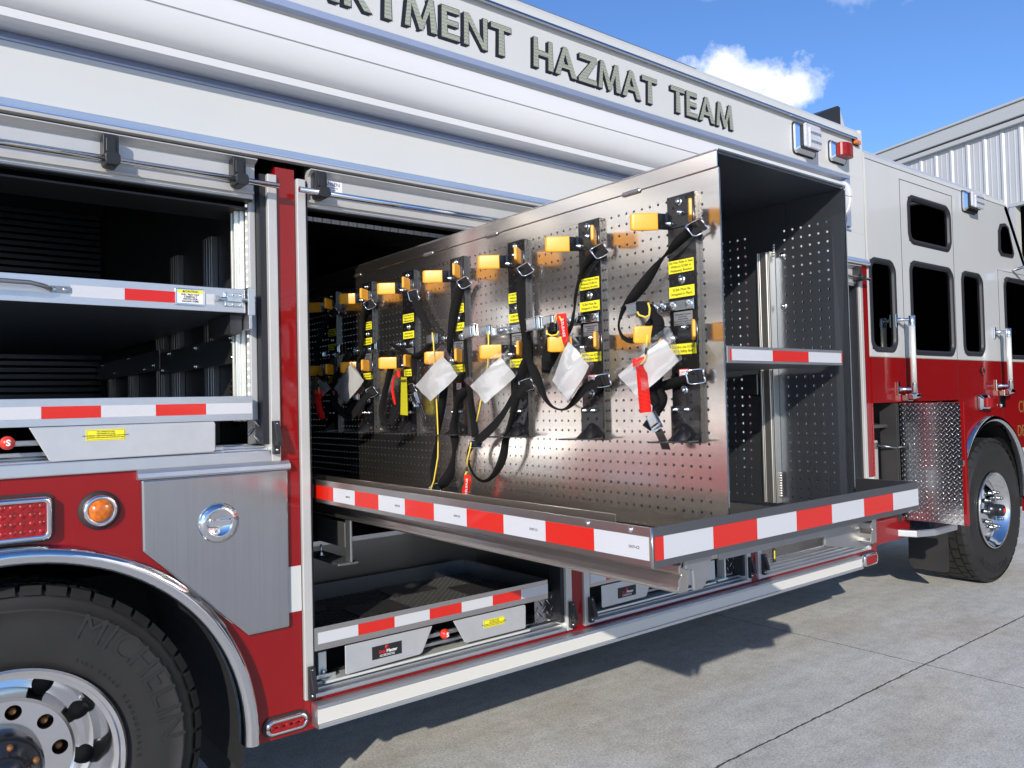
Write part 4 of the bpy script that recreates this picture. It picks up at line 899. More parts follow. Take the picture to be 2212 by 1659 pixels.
a = MB('zinc'); a.tube([(.815, -.014, 1.848), (.802, -.02, 1.848)], [.006, .009], 10); a.build('bolt_knob', t1)
a = MB('alu'); a.box(.9032, .9125, -.02, .06, 1.756, 1.890); a.box(.900, .922, -.022, -.0205, 1.80, 1.885); a.build('bolt_keeper', t1, .002)
a = MB('dark_comp'); a.box(.86, .897, .03, .25, 1.745, 1.806); a.build('tray_roller', t1)
# lower rear tray
t2 = slidetray('wide lower rear slide tray above a red ball pull and yellow instruction sticker', -2.4, .914, -.010, 2.2, 1.465, 1.542, 1.486, 1.520, [(-.28, -.13, R_), (-.13, .02, W_), (.02, .18, R_), (.18, .327, W_), (.327, .475, R_), (.475, .622, W_), (.622, .768, R_), (.768, .912, W_)], 'alu')
def pullplate(t, pts, knob, sticker, y=-.006, logo=None, x0=None, x1=None, zr=None):
    a = MB('plate_alu')
    for q in pts: a.xz(q, y, y+.005)
    pp = a.build('pull_plate', t, .003)
    if sticker:
        sx0, sx1, sz0, sz1 = sticker
        a = MB('label_yellow'); a.box(sx0, sx1, y-.0012, y-.0002, sz0, sz1); a.use('ink')
        for q in ((sx0+.002, sx1-.002, sz0+.002, sz0+.0028), (sx0+.002, sx1-.002, sz1-.0028, sz1-.002), (sx0+.002, sx0+.0028, sz0+.003, sz1-.003), (sx1-.0028, sx1-.002, sz0+.003, sz1-.003)): a.box(q[0], q[1], y-.0016, y-.0013, q[2], q[3])
        st = a.build('instruction_sticker', pp)
        for i_, s_ in enumerate(('PULL HANDLE TO OPEN', 'PUSH HANDLE TO CLOSE', 'FULL EXTENSION 1,000 POUND DISTRIBUTED LOAD CAPACITY', 'CAUTION: LOAD SHALL NOT EXTEND PAST TRAY')): text(None, s_, .0042, ((sx0+sx1)/2, y-.0018, sz1-.0065-.0055*i_), X_, Z_, 'ink', st, 'sticker_text')
    if logo:
        lx0, lx1, lz0, lz1 = logo; cx_, cz_ = (lx0+lx1)/2, (lz0+lz1)/2
        a = MB('ink'); a.box(lx0, lx1, y-.0012, y-.0002, lz0, lz1); st = a.build('maker_label', pp)
        a = MB('ink_red'); a.lathe((cx_, y-.0012, lz1-.010), (0, -1, 0), [(0, .0005), (.008, .0005), (.008, 0)], 20); a.use('ink')
        for dz in (-.003, .0, .003): a.xz([(cx_-.006, lz1-.0108+dz), (cx_+.006, lz1-.0098+dz), (cx_+.006, lz1-.0088+dz), (cx_-.006, lz1-.0098+dz)], y-.0024, y-.0018)
        a.build('label_mark', st)
        text(None, 'Slide', .0155, (cx_-.004, y-.0018, cz_-.001), X_, Z_, 'ink_red', st, 'label_text', 'RIGHT', bold=.0003); text(None, 'Master', .0155, (cx_-.003, y-.0018, cz_-.001), X_, Z_, 'sticker_white', st, 'label_text', 'LEFT', bold=.0003)
        text(None, 'www.slide-master.com', .0065, (cx_, y-.0018, cz_-.0115), X_, Z_, 'sticker_white', st, 'label_text'); text(None, 'CUSTOM MADE SLIDE TRAYS, HP USA', .0036, (cx_, y-.0018, cz_-.0165), X_, Z_, 'sticker_white', st, 'label_text')
    if knob:
        a = MB('dark_zinc'); a.tube([(knob[0]-.006, .03, knob[1]+.004), (knob[0], -.03, knob[1])], .004, 8); kb = a.build('pull_rod', t)
        mat('knob_red', (.62, .03, .015), .35, coat=.3) if 'knob_red' not in MT else 0
        a = MB('knob_red'); a.lathe((knob[0], -.032, knob[1]), (0, -1, 0), [(0, -.017)]+[(.0185*math.cos(math.radians(q)), .0185*math.sin(math.radians(q))) for q in range(-75, 80, 15)]+[(0, .0185)], 24); kk = a.build('ball_knob', kb)
        text(None, 'S', .022, (knob[0], -.0522, knob[1]), X_, Z_, 'sticker_white', kk, 'knob_mark', bold=.0008)
    if x0 is not None:
        a = MB('alu_grey'); a.box(x0, x1, .015, .028, zr[0]+.030, zr[0]+.045); a.box(x0, x1, .015, .028, zr[0], zr[0]+.012); a.build('cross_rail', t, .002)
    return pp
pullplate(t2, [[(.297, 1.4635), (.790, 1.4645), (.794, 1.455), (.793, 1.374), (.786, 1.370), (.352, 1.367), (.345, 1.371)], [(.20, 1.4635), (-.3, 1.4635), (-.3, 1.37), (.15, 1.37)]], (.246, 1.425), (.435, .537, 1.421, 1.452), y=-.016, x0=.1, x1=.36, zr=(1.383, 0))
a = MB('alu'); a.box(-1, .828, .0, .06, 1.3655, 1.371); a.box(.80, .826, .01, .05, 1.3715, 1.384); a.build('mount_strip', t2, .002)
# lower centre tray
seq = []; xs_ = [1.213-.025, 1.193, 1.274, 1.418, 1.566, 1.710, 1.858, 2.002, 2.145]
t3 = slidetray('low centre slide tray with black drainage matting beneath the slide-out cabinet', 1.112, 2.146, -.004, .60, .684, .762, .706, .744, [(1.125, 1.274, W_), (1.274, 1.418, R_), (1.418, 1.566, W_), (1.566, 1.710, R_), (1.710, 1.858, W_), (1.858, 2.002, R_), (2.002, 2.145, W_)])
matting('floor_matting', t3, 1.118, 2.140, .003, .594, .689, p=.030)
for i_ in range(4):
    for j_ in range(3):
        if (i_+j_) % 2: continue
        a = MB('mat_black'); xa_, ya_ = 1.13+i_*.252, .01+j_*.196
        for q_ in range(12): a.box(xa_+.02, xa_+.235, ya_+.012+q_*.015, ya_+.018+q_*.015, .6995, .7025)
        a.build('matting_rib_panel', t3)
pullplate(t3, [[(1.221, .682), (1.575, .682), (1.530, .596), (1.520, .589), (1.228, .583), (1.221, .588)], [(1.667, .682), (2.015, .682), (2.021, .676), (2.019, .590), (2.012, .587), (1.730, .587), (1.718, .592)]], (1.613, .650), (1.808, 1.910, .627, .657), y=-.010, logo=(1.323, 1.442, .611, .656), x0=1.5, x1=1.75, zr=(.60, 0))
a = MB('track_alu'); a.box(1.15, 2.05, .0, .07, .5665, .576); a.box(1.150, 1.18, .05, .08, .576, .66); a.build('mount_strip', t3, .002)
a = MB('zinc'); a.box(1.13, 1.205, -.02+.05, .06, .5765, .590); a.bolt((1.165, .045, .59), (0, 0, 1), .008, .012); a.build('mount_foot', t3, .002)
t4 = slidetray('narrow low slide tray in the next bay, partly hidden under the cabinet tray', 2.385, 3.36, -.004, .60, .690, .768, .706, .744, [(2.39, 2.486, W_), (2.486, 2.63, R_), (2.63, 2.78, W_), (2.78, 2.93, R_), (2.93, 3.08, W_), (3.08, 3.23, R_), (3.23, 3.355, W_)])
pullplate(t4, [[(2.452, .687), (2.790, .687), (2.745, .600), (2.735, .592), (2.458, .590), (2.452, .596)], [(2.90, .687), (3.25, .687), (3.25, .592), (2.94, .592)]], None, None, y=-.010, logo=(2.552, 2.669, .614, .660), x0=2.74, x1=2.95, zr=(.60, 0))
a = MB('track_alu'); a.box(2.43, 3.27, .0, .07, .5665, .576); a.box(3.355, 3.365, .01, .06, .5775, .68); a.box(3.30, 3.38, -.0+.01, .06, .5665, .577); a.build('mount_strip', t4, .002)
a = MB('black_plastic'); a.box(3.83, 3.856, .04, .045, .585, .66); po = a.build('pull_marker', T)
a = MB('label_yellow'); a.xz([(3.838, .648), (3.848, .648), (3.848, .612), (3.851, .612), (3.843, .598), (3.835, .612), (3.838, .612)], .0385, .0395); a.build('yellow_arrow', po)
# ================================================================== SCBA BRACKETS
# photo crops used when the straps were measured: origin and scale of each
CR = {'A': (1289.2, 395.0, .17858), 'B': (1289.2, 680.3, .18522), 'C': (1086.2, 449.9, .15874), 'D': (1086.2, 669.3, .18522), 'E': (877.8, 493.7, .17854), 'F': (877.8, 768.0, .19838), 'G': (658.3, 576.0, .1240), 'H': (658.3, 757.1, .13226)}
def Q(c, x, y, X): o = CR[c]; return P(o[0]+x*o[2], o[1]+y*o[2], 0, X)
FULL = .040
def strap_path(pts):
    """pts: (crop, x, y, seen width, plane x).  The webbing hangs free: the rest of its width turns away."""
    P3 = [Q(c, x, y, X) for c, x, y, w_, X in pts]; outp = []
    for i, (c, x, y, w_, X) in enumerate(pts):
        t = (P3[min(i+1, len(P3)-1)]-P3[max(i-1, 0)]).normalized(); v = (P3[i]-CP).normalized()
        side = t.cross(v).normalized(); dist = (P3[i]-CP).dot(fwd); wm = min(FULL, w_*CR[c][2]*dist/F_PX)
        outp.append((P3[i], side*wm+v*math.sqrt(max(0, FULL**2-wm**2))*.35))
    return outp
def strap(parent, *paths, name='strap', m='strap'):
    for pts in paths:
        a = MB(m); a.ribbon(strap_path(pts), None, .0018); a.build(name, parent)
PX, BY0, BP = XL-.0018, -1.3545, .2988
def bracket_proto():
    t = thing('air_pack_bracket', (PX, BY0, 1.40), '', 'breathing pack bracket', 'air pack brackets in a row on the perforated cabinet side')
    yc = BY0
    def bx(a, u0, u1, v0, v1, z0, z1): a.box(PX-v1, PX-v0, yc+u0, yc+u1, z0, z1)
    a = MB('black_gloss'); bx(a, -.0385, .0385, .004, .008, 1.400, 1.964); bx(a, -.0385, -.034, .0, .004, 1.400, 1.964); bx(a, .034, .0385, .0, .004, 1.40, 1.964)
    bx(a, -.044, -.0388, .0, .012, 1.402, 1.962)
    a.use('well_black')
    for u, z in ((-.018, 1.955), (.020, 1.937), (-.002, 1.912), (.030, 1.885), (.012, 1.868), (-.012, 1.862), (.006, 1.850), (.030, 1.838), (-.022, 1.835), (.030, 1.766), (.016, 1.758), (-.020, 1.780), (-.028, 1.768), (-.018, 1.598), (.0, 1.590), (.012, 1.580), (.022, 1.562), (.014, 1.508), (-.016, 1.508), (.014, 1.492), (-.016, 1.492), (.016, 1.455), (-.016, 1.455), (.006, 1.655), (-.008, 1.648)):
        a.lathe((PX-.008 if z > 1.486 else PX-.0125, yc+u, z), (-1, 0, 0), [(0, .0003), (.0036, .0003), (.0042, 0)], 12)
    a.build('back_plate', t)
    for nm, zc in (('upper', 1.9085), ('lower', 1.649)):
        a = MB('black_gloss'); bx(a, -.0385, .0385, .0081, .0112, zc-.0185, zc+.0185); ca = a.build('clamp', t, .001)
        for sg in (1, -1):
            pth = [(.038, .0112), (.041, .016), (.043, .024), (.047, .034)]
            a = MB('black_gloss')
            for (u0, v0), (u1, v1) in zip(pth, pth[1:]):
                a.prism([(PX-v0, yc+sg*u0, zc-.0185), (PX-v0, yc+sg*(u0-.003), zc-.0185), (PX-v1, yc+sg*(u1-.003), zc-.0185), (PX-v1, yc+sg*u1, zc-.0185)], (0, 0, .037))
            ar = a.build('arm', ca)
            a = MB('yellow_vinyl')
            A_, B_ = Vector((.0465, .033)), Vector((.087, .0815)); dd = (B_-A_).normalized(); nn = Vector((-dd.y, dd.x))
            prof_ = []; w2, t2 = .0205, .0042
            secs = []
            for q, sc in ((0, 1), (.02, 1), (.85, 1), (.95, .93), (1.0, .80)):
                c_ = A_+(B_-A_)*q+nn*.0012*math.sin(q*math.pi); ring_ = []
                for i in range(16):
                    th = 2*math.pi*i/16; cx_, cy_ = math.copysign(abs(math.cos(th))**.35, math.cos(th))*t2*(sc*.6+.4 if q < 1 else .5), math.copysign(abs(math.sin(th))**.35, math.sin(th))*w2*sc
                    p2 = c_+nn*cx_; ring_.append(a.bm.verts.new((PX-p2.y, yc+sg*p2.x, zc+cy_)))
                secs.append(ring_)
            for r0, r1 in zip(secs, secs[1:]):
                for i in range(16): a.f([r0[i], r0[(i+1) % 16], r1[(i+1) % 16], r1[i]], True)
            a.f(secs[0]); a.f(secs[-1]); a.build('rubber_grip', ca)
        # webbing lug behind the right-hand arm
        a = MB('dark_zinc'); zt = zc-.005
        a.tube([(PX-.013, yc-.030, zt+.026), (PX-.013, yc-.041, zt+.026), (PX-.013, yc-.041, zt-.026), (PX-.013, yc-.030, zt-.026), (PX-.013, yc-.030, zt+.026)], .0014, 6); a.build('strap_slot', t)
    for u, z, r in ((.004, 1.948, .0055), (.003, 1.7705, .0065), (.003, 1.520, .0062)): a = MB('zinc'); a.bolt((PX-.008, yc+u, z), (-1, 0, 0), r, .008); a.build('bolt', t)
    for u, z in ((-.006, 1.921), (.026, 1.901), (-.008, 1.661), (.024, 1.639), (.022, 1.476), (-.010, 1.476)): a = MB('zinc'); a.lathe((PX-.011, yc+u, z), (-1, 0, 0), [(0, .016), (.003, .016), (.0032, .008), (.006, .0075), (.006, 0)], 8); a.build('bolt', t)
    # printed labels
    def lab(name, z0, z1, lines, size, m='label_yellow', u0=-.0335, u1=.0385, tm='ink', v=.0082):
        a = MB(m); bx(a, u0, u1, v, v+.0008, z0, z1); lb = a.build(name, t)
        n_ = len(lines); z = (z0+z1)/2+(n_-1)/2*size*1.12
        for s_ in lines:
            text(None, s_, size, (PX-v-.0012, yc+(u0+u1)/2, z), -Y_, Z_, tm, lb, 'label_text', depth=.0004); z -= size*1.12
    lab('warning_label', 1.787, 1.816, ('Do Not Ride in Seat', 'Without SCBA in', 'Walkaway Bracket'), .0082)
    lab('warning_label', 1.731, 1.756, ('SCBA Must Be', 'Strapped in Place'), .0086)
    lab('warning_label', 1.601, 1.625, ('Do Not use SCBA', 'AS A Safety Belt'), .0084)
    lab('rating_plate', 1.664, 1.698, ('WALKAWAY II Bracket', 'Model ULLH', 'Patent Pending', 'SCBA Must Be Strapped in Place', 'Ziamatic Corp, Yardley, PA'), .0046, 'label_silver', -.026, .027, 'ink')
    a = MB('ink_red'); bx(a, -.012, .017, .0082, .0088, 1.545, 1.568); a.use('sticker_white'); bx(a, -.010, .015, .0089, .0092, 1.547, 1.566); rl = a.build('standard_label', t)
    text(None, 'NFPA', .006, (PX-.0096, yc+.0025, 1.560), -Y_, Z_, 'ink_red', rl, 'label_text', depth=.0003); text(None, 'SBR-W', .0055, (PX-.0096, yc+.0025, 1.553), -Y_, Z_, 'ink_red', rl, 'label_text', depth=.0003)
    # cross bar for the cam buckle
    a = MB('zinc'); bx(a, -.034, .112, .013, .0155, 1.701, 1.7225); bx(a, -.036, -.034, .008, .0155, 1.699, 1.7245)
    for u in (.078, .055, .025, -.022): a.bolt((PX-.0155, yc+u, 1.712), (-1, 0, 0), .0058, .006, True)
    a.build('cross_bar', t, .0006)
    # foot
    a = MB('black_gloss'); bx(a, -.040, .041, .0085, .012, 1.412, 1.484)
    a.prism([(PX-.0085, yc+.041, 1.404), (PX-.075, yc+.041, 1.404), (PX-.100, yc+.034, 1.404), (PX-.104, yc+.02, 1.404), (PX-.070, yc-.030, 1.404), (PX-.055, yc-.040, 1.404), (PX-.0085, yc-.040, 1.404)], (0, 0, .0035))
    a.yz([(yc-.040, 1.4076), (yc+.041, 1.4076), (yc+.041, 1.4119), (yc-.040, 1.4119)], PX-.0125, PX-.0085)
    for q in range(6):
        t0, t1 = math.radians(15*q), math.radians(15*(q+1)); r_ = .010
        a.prism([(PX-.0125-r_*(1-math.cos(t0)), yc-.040, 1.4176-r_*math.sin(t0)), (PX-.0095-(r_)*(1-math.cos(t0)), yc-.040, 1.4176-(r_-.003)*math.sin(t0)-.003*0), (PX-.0095-(r_)*(1-math.cos(t1)), yc-.040, 1.4176-(r_-.003)*math.sin(t1)), (PX-.0125-r_*(1-math.cos(t1)), yc-.040, 1.4176-r_*math.sin(t1))], (0, .081, 0))
    ft = a.build('foot_plate', t, .0008)
    a = MB('black_gloss'); tp, bs = Vector((PX-.012, yc+.0, 1.447)), []
    pa = [a.bm.verts.new((PX-.0125, yc+.0+u, z)) for u, z in ((-.016, 1.408), (-.012, 1.430), (-.003, 1.444), (.007, 1.444), (.013, 1.430), (.018, 1.408))]
    pb = [a.bm.verts.new((PX-.060, yc+.0+u, 1.4078)) for u in (-.013, -.010, -.003, .003, .010, .013)]
    pm = [a.bm.verts.new(((p.co.x*.62+q.co.x*.38), (p.co.y+q.co.y)/2, 1.408+(p.co.z-1.408)*.74)) for p, q in zip(pa, pb)]
    for u_, v_ in ((pa, pm), (pm, pb)):
        for i in range(5): a.f([u_[i], u_[i+1], v_[i+1], v_[i]], True)
    a.build('foot_gusset', ft)
    return t
B0 = bracket_proto(); ROOTS = [B0]
def copy_tree(o, parent, org):
    c = o.copy(); COL.objects.link(c); c.parent = parent; ORG[c.name] = org
    for ch in list(o.children): copy_tree(ch, c, org)
    return c
kids = list(B0.children)
for k_ in range(1, 7):
    r = B0.copy(); COL.objects.link(r); loc = Vector((PX, BY0+BP*k_, 1.40)); r.location = loc; ORG[r.name] = loc
    for ch in kids: copy_tree(ch, r, loc)
    ROOTS.append(r)
LBL = ['bracket nearest the open front edge of the cabinet, with a low hanging cam buckle',
       'second bracket from the cabinet front edge, its strap crossing the white-printed red ribbon',
       'third bracket from the cabinet front, its strap falling into one deep loop',
       'fourth bracket from the cabinet front, straps hanging to the tray beside a yellow cord',
       'fifth bracket from the front, beside the slim yellow instruction packet and a silver buckle end',
       'sixth bracket from the front, in shade, strap drooping just above its foot plate',
       'innermost bracket beside the door pillar, half hidden in the dark of the truck']
for r, s_ in zip(ROOTS, LBL): r['label'] = s_
def ring_buckle(parent, c, x, y, w_, h_, ang, X, name='slide_buckle', m='chrome'):
    """scalloped wire buckle: centre seen at x,y; size in metres; turned by ang in the panel plane"""
    C_ = Q(c, x, y, X); a = MB(m); n_ = 28; pth = []
    for i in range(n_+1):
        th = 2*math.pi*i/n_; ex = math.copysign(abs(math.cos(th))**.45, math.cos(th))*w_/2*(1-.10*math.exp(-(math.sin(th)/.35)**2)); ez = math.copysign(abs(math.sin(th))**.45, math.sin(th))*h_/2
        ca, sa = math.cos(ang), math.sin(ang); u_ = ex*ca-ez*sa; z_ = ex*sa+ez*ca
        pth.append(C_+Vector((-.002*math.cos(th*2)+u_*.75, -u_, z_)))
    a.tube(pth, .0021, 8); o = a.build(name, parent)
    a = MB('strap'); hw, hh_ = w_*.34, h_*.40; ca, sa = math.cos(ang), math.sin(ang)
    for off in (-.0045, .0, .0045):
        q = []
        for u_, z_ in ((-.002+off, -hh_), (.002+off, -hh_), (.002+off, hh_), (-.002+off, hh_)):
            uu = u_*1.9*ca-z_*sa; q.append((X-.002+abs(off)*.3+uu*.75, C_.y-uu, C_.z+((u_*1.9)*sa+z_*ca)))
        a.prism(q, (.0035, 0, 0))
    a.build('webbing_wrap', o)
def cam(parent, c, x, y, X, ang=0, s_=1.0, open_=False):
    """pressed-steel cam buckle"""
    C_ = Q(c, x, y, X); a = MB('zinc')
    def bxl(u0, u1, v0, v1, z0, z1):
        pts = []
        ca, sa = math.cos(ang), math.sin(ang)
        for u_, z_ in ((u0, z0), (u1, z0), (u1, z1), (u0, z1)): pts.append((X-v0*s_, C_.y-(u_*ca-z_*sa)*s_, C_.z+(u_*sa+z_*ca)*s_))
        a.prism(pts, (-(v1-v0)*s_, 0, 0))
    bxl(-.024, .024, .0, .003, -.014, .014); bxl(-.024, .024, .003, .013, .0125, .0145); bxl(-.024, .024, .003, .013, -.0145, -.0125)
    bxl(-.020, .010, .010, .0135, -.0120, .0120); bxl(.012, .018, .005, .010, -.016, .016)
    o = a.build('cam_buckle', parent, .0008); return o
X1, X2, X3 = XL-.045, XL-.030, XL-.018
def S_(c, w_, X, *pts): return [(c, x, y, (p[0] if p else w_), X) for x, y, *p in pts]
R1, R2, R3, R4, R5, R6, R7 = ROOTS
def seg(c, X, *pts): return [(c, x, y, w_, X) for x, y, w_ in pts]
# front bracket
strap(R1, seg('A', X2, (1215, 545, 95), (1130, 590, 115), (1040, 660, 118), (960, 735, 110), (880, 825, 60), (820, 885, 26), (760, 955, 50), (690, 1050, 95), (560, 1230, 132), (440, 1380, 120), (350, 1490, 75), (310, 1560, 48))+seg('B', X1, (262, 70, 22), (258, 150, 20), (285, 230, 30), (340, 285, 48), (420, 300, 66), (520, 240, 92), (610, 130, 98), (680, 20, 95)),
      seg('A', X1, (560, 1520, 60), (650, 1510, 90), (690, 1600, 100))+seg('B', X1, (715, 60, 120), (720, 140, 140), (700, 300, 145), (692, 480, 135), (700, 650, 120), (690, 800, 140), (665, 900, 100), (700, 1000, 85), (697, 1090, 96), (690, 1180, 90)),
      seg('B', X2, (1150, 720, 100), (1060, 750, 110), (960, 775, 112), (860, 805, 118), (790, 830, 112), (745, 880, 90), (775, 960, 95), (770, 1040, 75), (720, 1130, 60)))
strap(R1, seg('B', X1-.004, (670, 1195, 90), (630, 1250, 110), (580, 1320, 112)), seg('B', X1-.006, (700, 620, 100), (640, 800, 120), (650, 960, 100), (690, 1060, 70)))
ring_buckle(R1, 'A', 1212, 537, .032, .030, math.radians(30), X2); ring_buckle(R1, 'B', 1155, 718, .032, .031, math.radians(8), X2)
cam(R1, 'A', 480, 1530, X1, math.radians(5)); cam(R1, 'B', 690, 1240, X1-.004, math.radians(-60), .9)
a = MB('black_gloss'); pth = [Q('B', 715, 1330, X1), Q('B', 745, 1400, X1), Q('B', 790, 1500, X1), Q('B', 812, 1570, X1)]
for (p, q) in zip(pth, pth[1:]): a.prism([p+Y_*.012, p-Y_*.012, p-Y_*.007, p+Y_*.007][0:2]+[q-Y_*.012, q+Y_*.012], (-.0018, 0, 0))
a.build('buckle_tongue', R1)
# a second wrap of webbing in the cam
def wraps(parent, c, x, y, X, n_=3, dx=45, hgt=.034, m='strap'):
    a = MB(m)
    for i in range(n_):
        C_ = Q(c, x+i*dx, y, X-.014); a.box(C_.x-.003, C_.x+.002, C_.y-.008, C_.y+.006, C_.z-hgt/2, C_.z+hgt/2)
    a.build('webbing_wrap', parent, .0015)
wraps(R1, 'A', 510, 1520, X1, 3, 48)
# second bracket
strap(R2, seg('C', X2, (1320, 575, 100), (1250, 640, 118), (1180, 700, 112), (1110, 800, 80), (1060, 920, 52), (1010, 1090, 34), (985, 1230, 38), (975, 1360, 24), (955, 1500, 18), (925, 1610, 26))+seg('D', X1, (835, -20, 12), (830, 60, 16), (800, 180, 40), (740, 290, 75), (660, 390, 120), (590, 490, 150), (535, 600, 140), (505, 690, 110), (500, 740, 90)),
      seg('D', X1-.006, (575, 200, 105), (580, 300, 110), (545, 420, 105), (510, 560, 110), (505, 700, 100)),
      seg('D', X1, (370, 190, 88), (300, 250, 62), (275, 330, 60), (290, 450, 70), (310, 600, 70), (350, 690, 105), (400, 800, 100), (445, 910, 78), (500, 1040, 52), (580, 1130, 26), (670, 1163, 14), (750, 1145, 34), (840, 1060, 72), (940, 930, 96), (1040, 870, 100), (1150, 825, 96)))
ring_buckle(R2, 'C', 1320, 580, .032, .030, math.radians(30), X2); ring_buckle(R2, 'D', 1165, 825, .032, .031, math.radians(10), X2)
cam(R2, 'D', 390, 165, X1, math.radians(4), 1.2); cam(R2, 'D', 560, 120, X1+.01, math.radians(4), .8); wraps(R2, 'D', 575, 190, X1, 1, 40, .02)
a = MB('black_gloss')
for dy_ in (-28, 0, 28):
    C_ = Q('D', 575, 215+dy_, X1-.012); a.tube([C_+Y_*.016, C_-Y_*.016], .0042, 8)
a.build('tri_glide', R2)
# third bracket
strap(R3, seg('E', X2, (1440, 495, 90), (1405, 560, 98), (1385, 680, 100), (1385, 850, 104), (1395, 1030, 92), (1412, 1190, 66), (1425, 1300, 62), (1435, 1400, 88), (1450, 1520, 100))+seg('F', X1, (1312, 30, 80), (1275, 130, 98), (1235, 250, 92), (1200, 380, 90), (1185, 520, 84), (1155, 650, 56), (1120, 780, 56), (1082, 930, 76), (1060, 1070, 88), (1020, 1190, 84), (960, 1290, 58), (880, 1360, 32), (800, 1355, 26), (730, 1290, 22), (682, 1180, 20), (672, 1090, 30), (700, 1010, 50), (760, 940, 80), (860, 855, 92), (960, 755, 84), (1040, 655, 66), (1100, 560, 56), (1170, 460, 84), (1250, 370, 98), (1310, 315, 96)),
      seg('E', X2, (1480, 1160, 60), (1465, 1260, 50), (1480, 1400, 70))+seg('F', X2, (1330, 0, 60), (1345, 110, 60)),
      seg('E', X1, (750, 1230, 60), (715, 1290, 40), (712, 1400, 30), (722, 1540, 40))+seg('F', X1, (665, 230, 36), (682, 330, 56), (700, 470, 62), (722, 640, 70), (745, 800, 74), (748, 890, 76)))
ring_buckle(R3, 'E', 1442, 492, .032, .030, math.radians(30), X2); ring_buckle(R3, 'F', 1312, 318, .032, .031, math.radians(18), X2); ring_buckle(R3, 'F', 755, 965, .036, .022, 0, X1)
cam(R3, 'E', 800, 1250, X1, math.radians(8), 1.25); cam(R3, 'E', 985, 1240, X1, math.radians(4), 1.0)
# fourth bracket
strap(R4, seg('E', X2, (700, 655, 90), (660, 720, 104), (615, 850, 112), (580, 1000, 112), (550, 1200, 98), (525, 1400, 66), (505, 1540, 30))+seg('F', X1, (452, 20, 14), (440, 140, 42), (415, 330, 78), (385, 560, 82), (355, 760, 62), (330, 930, 26), (305, 1080, 46), (290, 1230, 62), (300, 1360, 62), (330, 1440, 40)),
      seg('F', X1, (655, 375, 84), (600, 425, 110), (558, 510, 70), (530, 640, 56), (512, 780, 84), (528, 920, 86), (520, 1060, 34), (500, 1180, 64), (470, 1290, 110), (410, 1380, 112), (355, 1430, 60)))
ring_buckle(R4, 'E', 700, 652, .032, .030, math.radians(30), X2); cam(R4, 'E', 330, 1335, X1, math.radians(3), 1.05)
strap(R4, seg('F', XL-.012, (520, 1430, 88), (515, 1500, 90), (512, 1560, 90)))
cam(R4, 'F', 505, 1545, XL-.02, 0, 1.0)
ring_buckle(R4, 'F', 318, 1445, .03, .025, .6, X1)
# fifth bracket
strap(R5, seg('E', X2, (75, 790, 60), (110, 870, 90), (150, 980, 104), (210, 1100, 84), (270, 1210, 50), (305, 1280, 36), (290, 1380, 56), (240, 1470, 76), (160, 1530, 78), (80, 1545, 66), (10, 1520, 60))+seg('G', X2, (1720, 1450, 70), (1600, 1400, 70), (1500, 1340, 60)),
      seg('H', X1, (1430, 20, 80), (1420, 180, 104), (1390, 360, 104), (1330, 600, 92), (1280, 830, 92), (1255, 1020, 88), (1290, 1160, 60), (1370, 1185, 64), (1440, 1060, 92), (1510, 880, 96), (1600, 730, 96), (1700, 645, 90)),
      seg('H', X2, (1790, 130, 90), (1790, 300, 92), (1785, 480, 60)))
ring_buckle(R5, 'G', 1900, 500, .030, .038, .2, X2); ring_buckle(R5, 'H', 1725, 630, .032, .034, math.radians(18), X2); cam(R5, 'G', 1240, 1390, X1, 0, .8); wraps(R5, 'G', 1290, 1360, X1, 2, 70); cam(R5, 'H', 1830, 800, X1, math.radians(-60), .9)
a = MB('zinc'); p, q = Q('H', 1880, 900, X1), Q('H', 1945, 1090, X1)
a.prism([p+Y_*.010, p-Y_*.010, q-Y_*.010, q-Y_*.004, p+(q-p)*.2-Y_*.004, p+(q-p)*.2+Y_*.004, q+Y_*.004, q+Y_*.010], (-.0018, 0, 0)); a.prism([q+Y_*.0098, q-Y_*.0098, q-Y_*.0098-Z_*.005, q+Y_*.0098-Z_*.005], (-.0018, 0, 0)); a.build('buckle_tongue', R5)
# sixth bracket
strap(R6, seg('G', X2, (1130, 660, 90), (1080, 720, 100), (1025, 850, 96), (1000, 1050, 84), (1005, 1250, 66), (990, 1400, 76))+seg('H', X2, (935, 60, 80), (880, 180, 70), (870, 300, 60)),
      seg('H', X1, (720, 20, 100), (680, 140, 110), (600, 290, 96), (510, 450, 84), (452, 590, 30), (432, 700, 34), (480, 830, 84), (560, 960, 92), (630, 1060, 60), (710, 1110, 60), (810, 1030, 110), (900, 900, 112), (980, 780, 100), (1060, 700, 90)),
      seg('H', X2, (650, 1100, 60), (700, 1000, 92), (760, 880, 96), (820, 800, 90), (850, 770, 90)))
ring_buckle(R6, 'G', 1130, 652, .034, .032, math.radians(30), X2); ring_buckle(R6, 'H', 1095, 675, .032, .034, math.radians(30), X2); cam(R6, 'G', 600, 1440, X1, 0, .9); wraps(R6, 'G', 640, 1440, X1, 2, 60); cam(R6, 'H', 860, 760, X1, 0, .7)
# seventh
strap(R7, seg('G', X2, (500, 790, 80), (440, 860, 90), (340, 1050, 100), (260, 1250, 100), (200, 1450, 100)), seg('H', X1, (205, -20, 80), (195, 120, 92), (200, 280, 92), (240, 400, 92), (310, 520, 104)), seg('H', X2, (400, 900, 60), (330, 1100, 70), (230, 1210, 40)))
ring_buckle(R7, 'G', 500, 790, .034, .032, math.radians(30), X2); cam(R7, 'G', 330, 1530, X1, 0, .6)

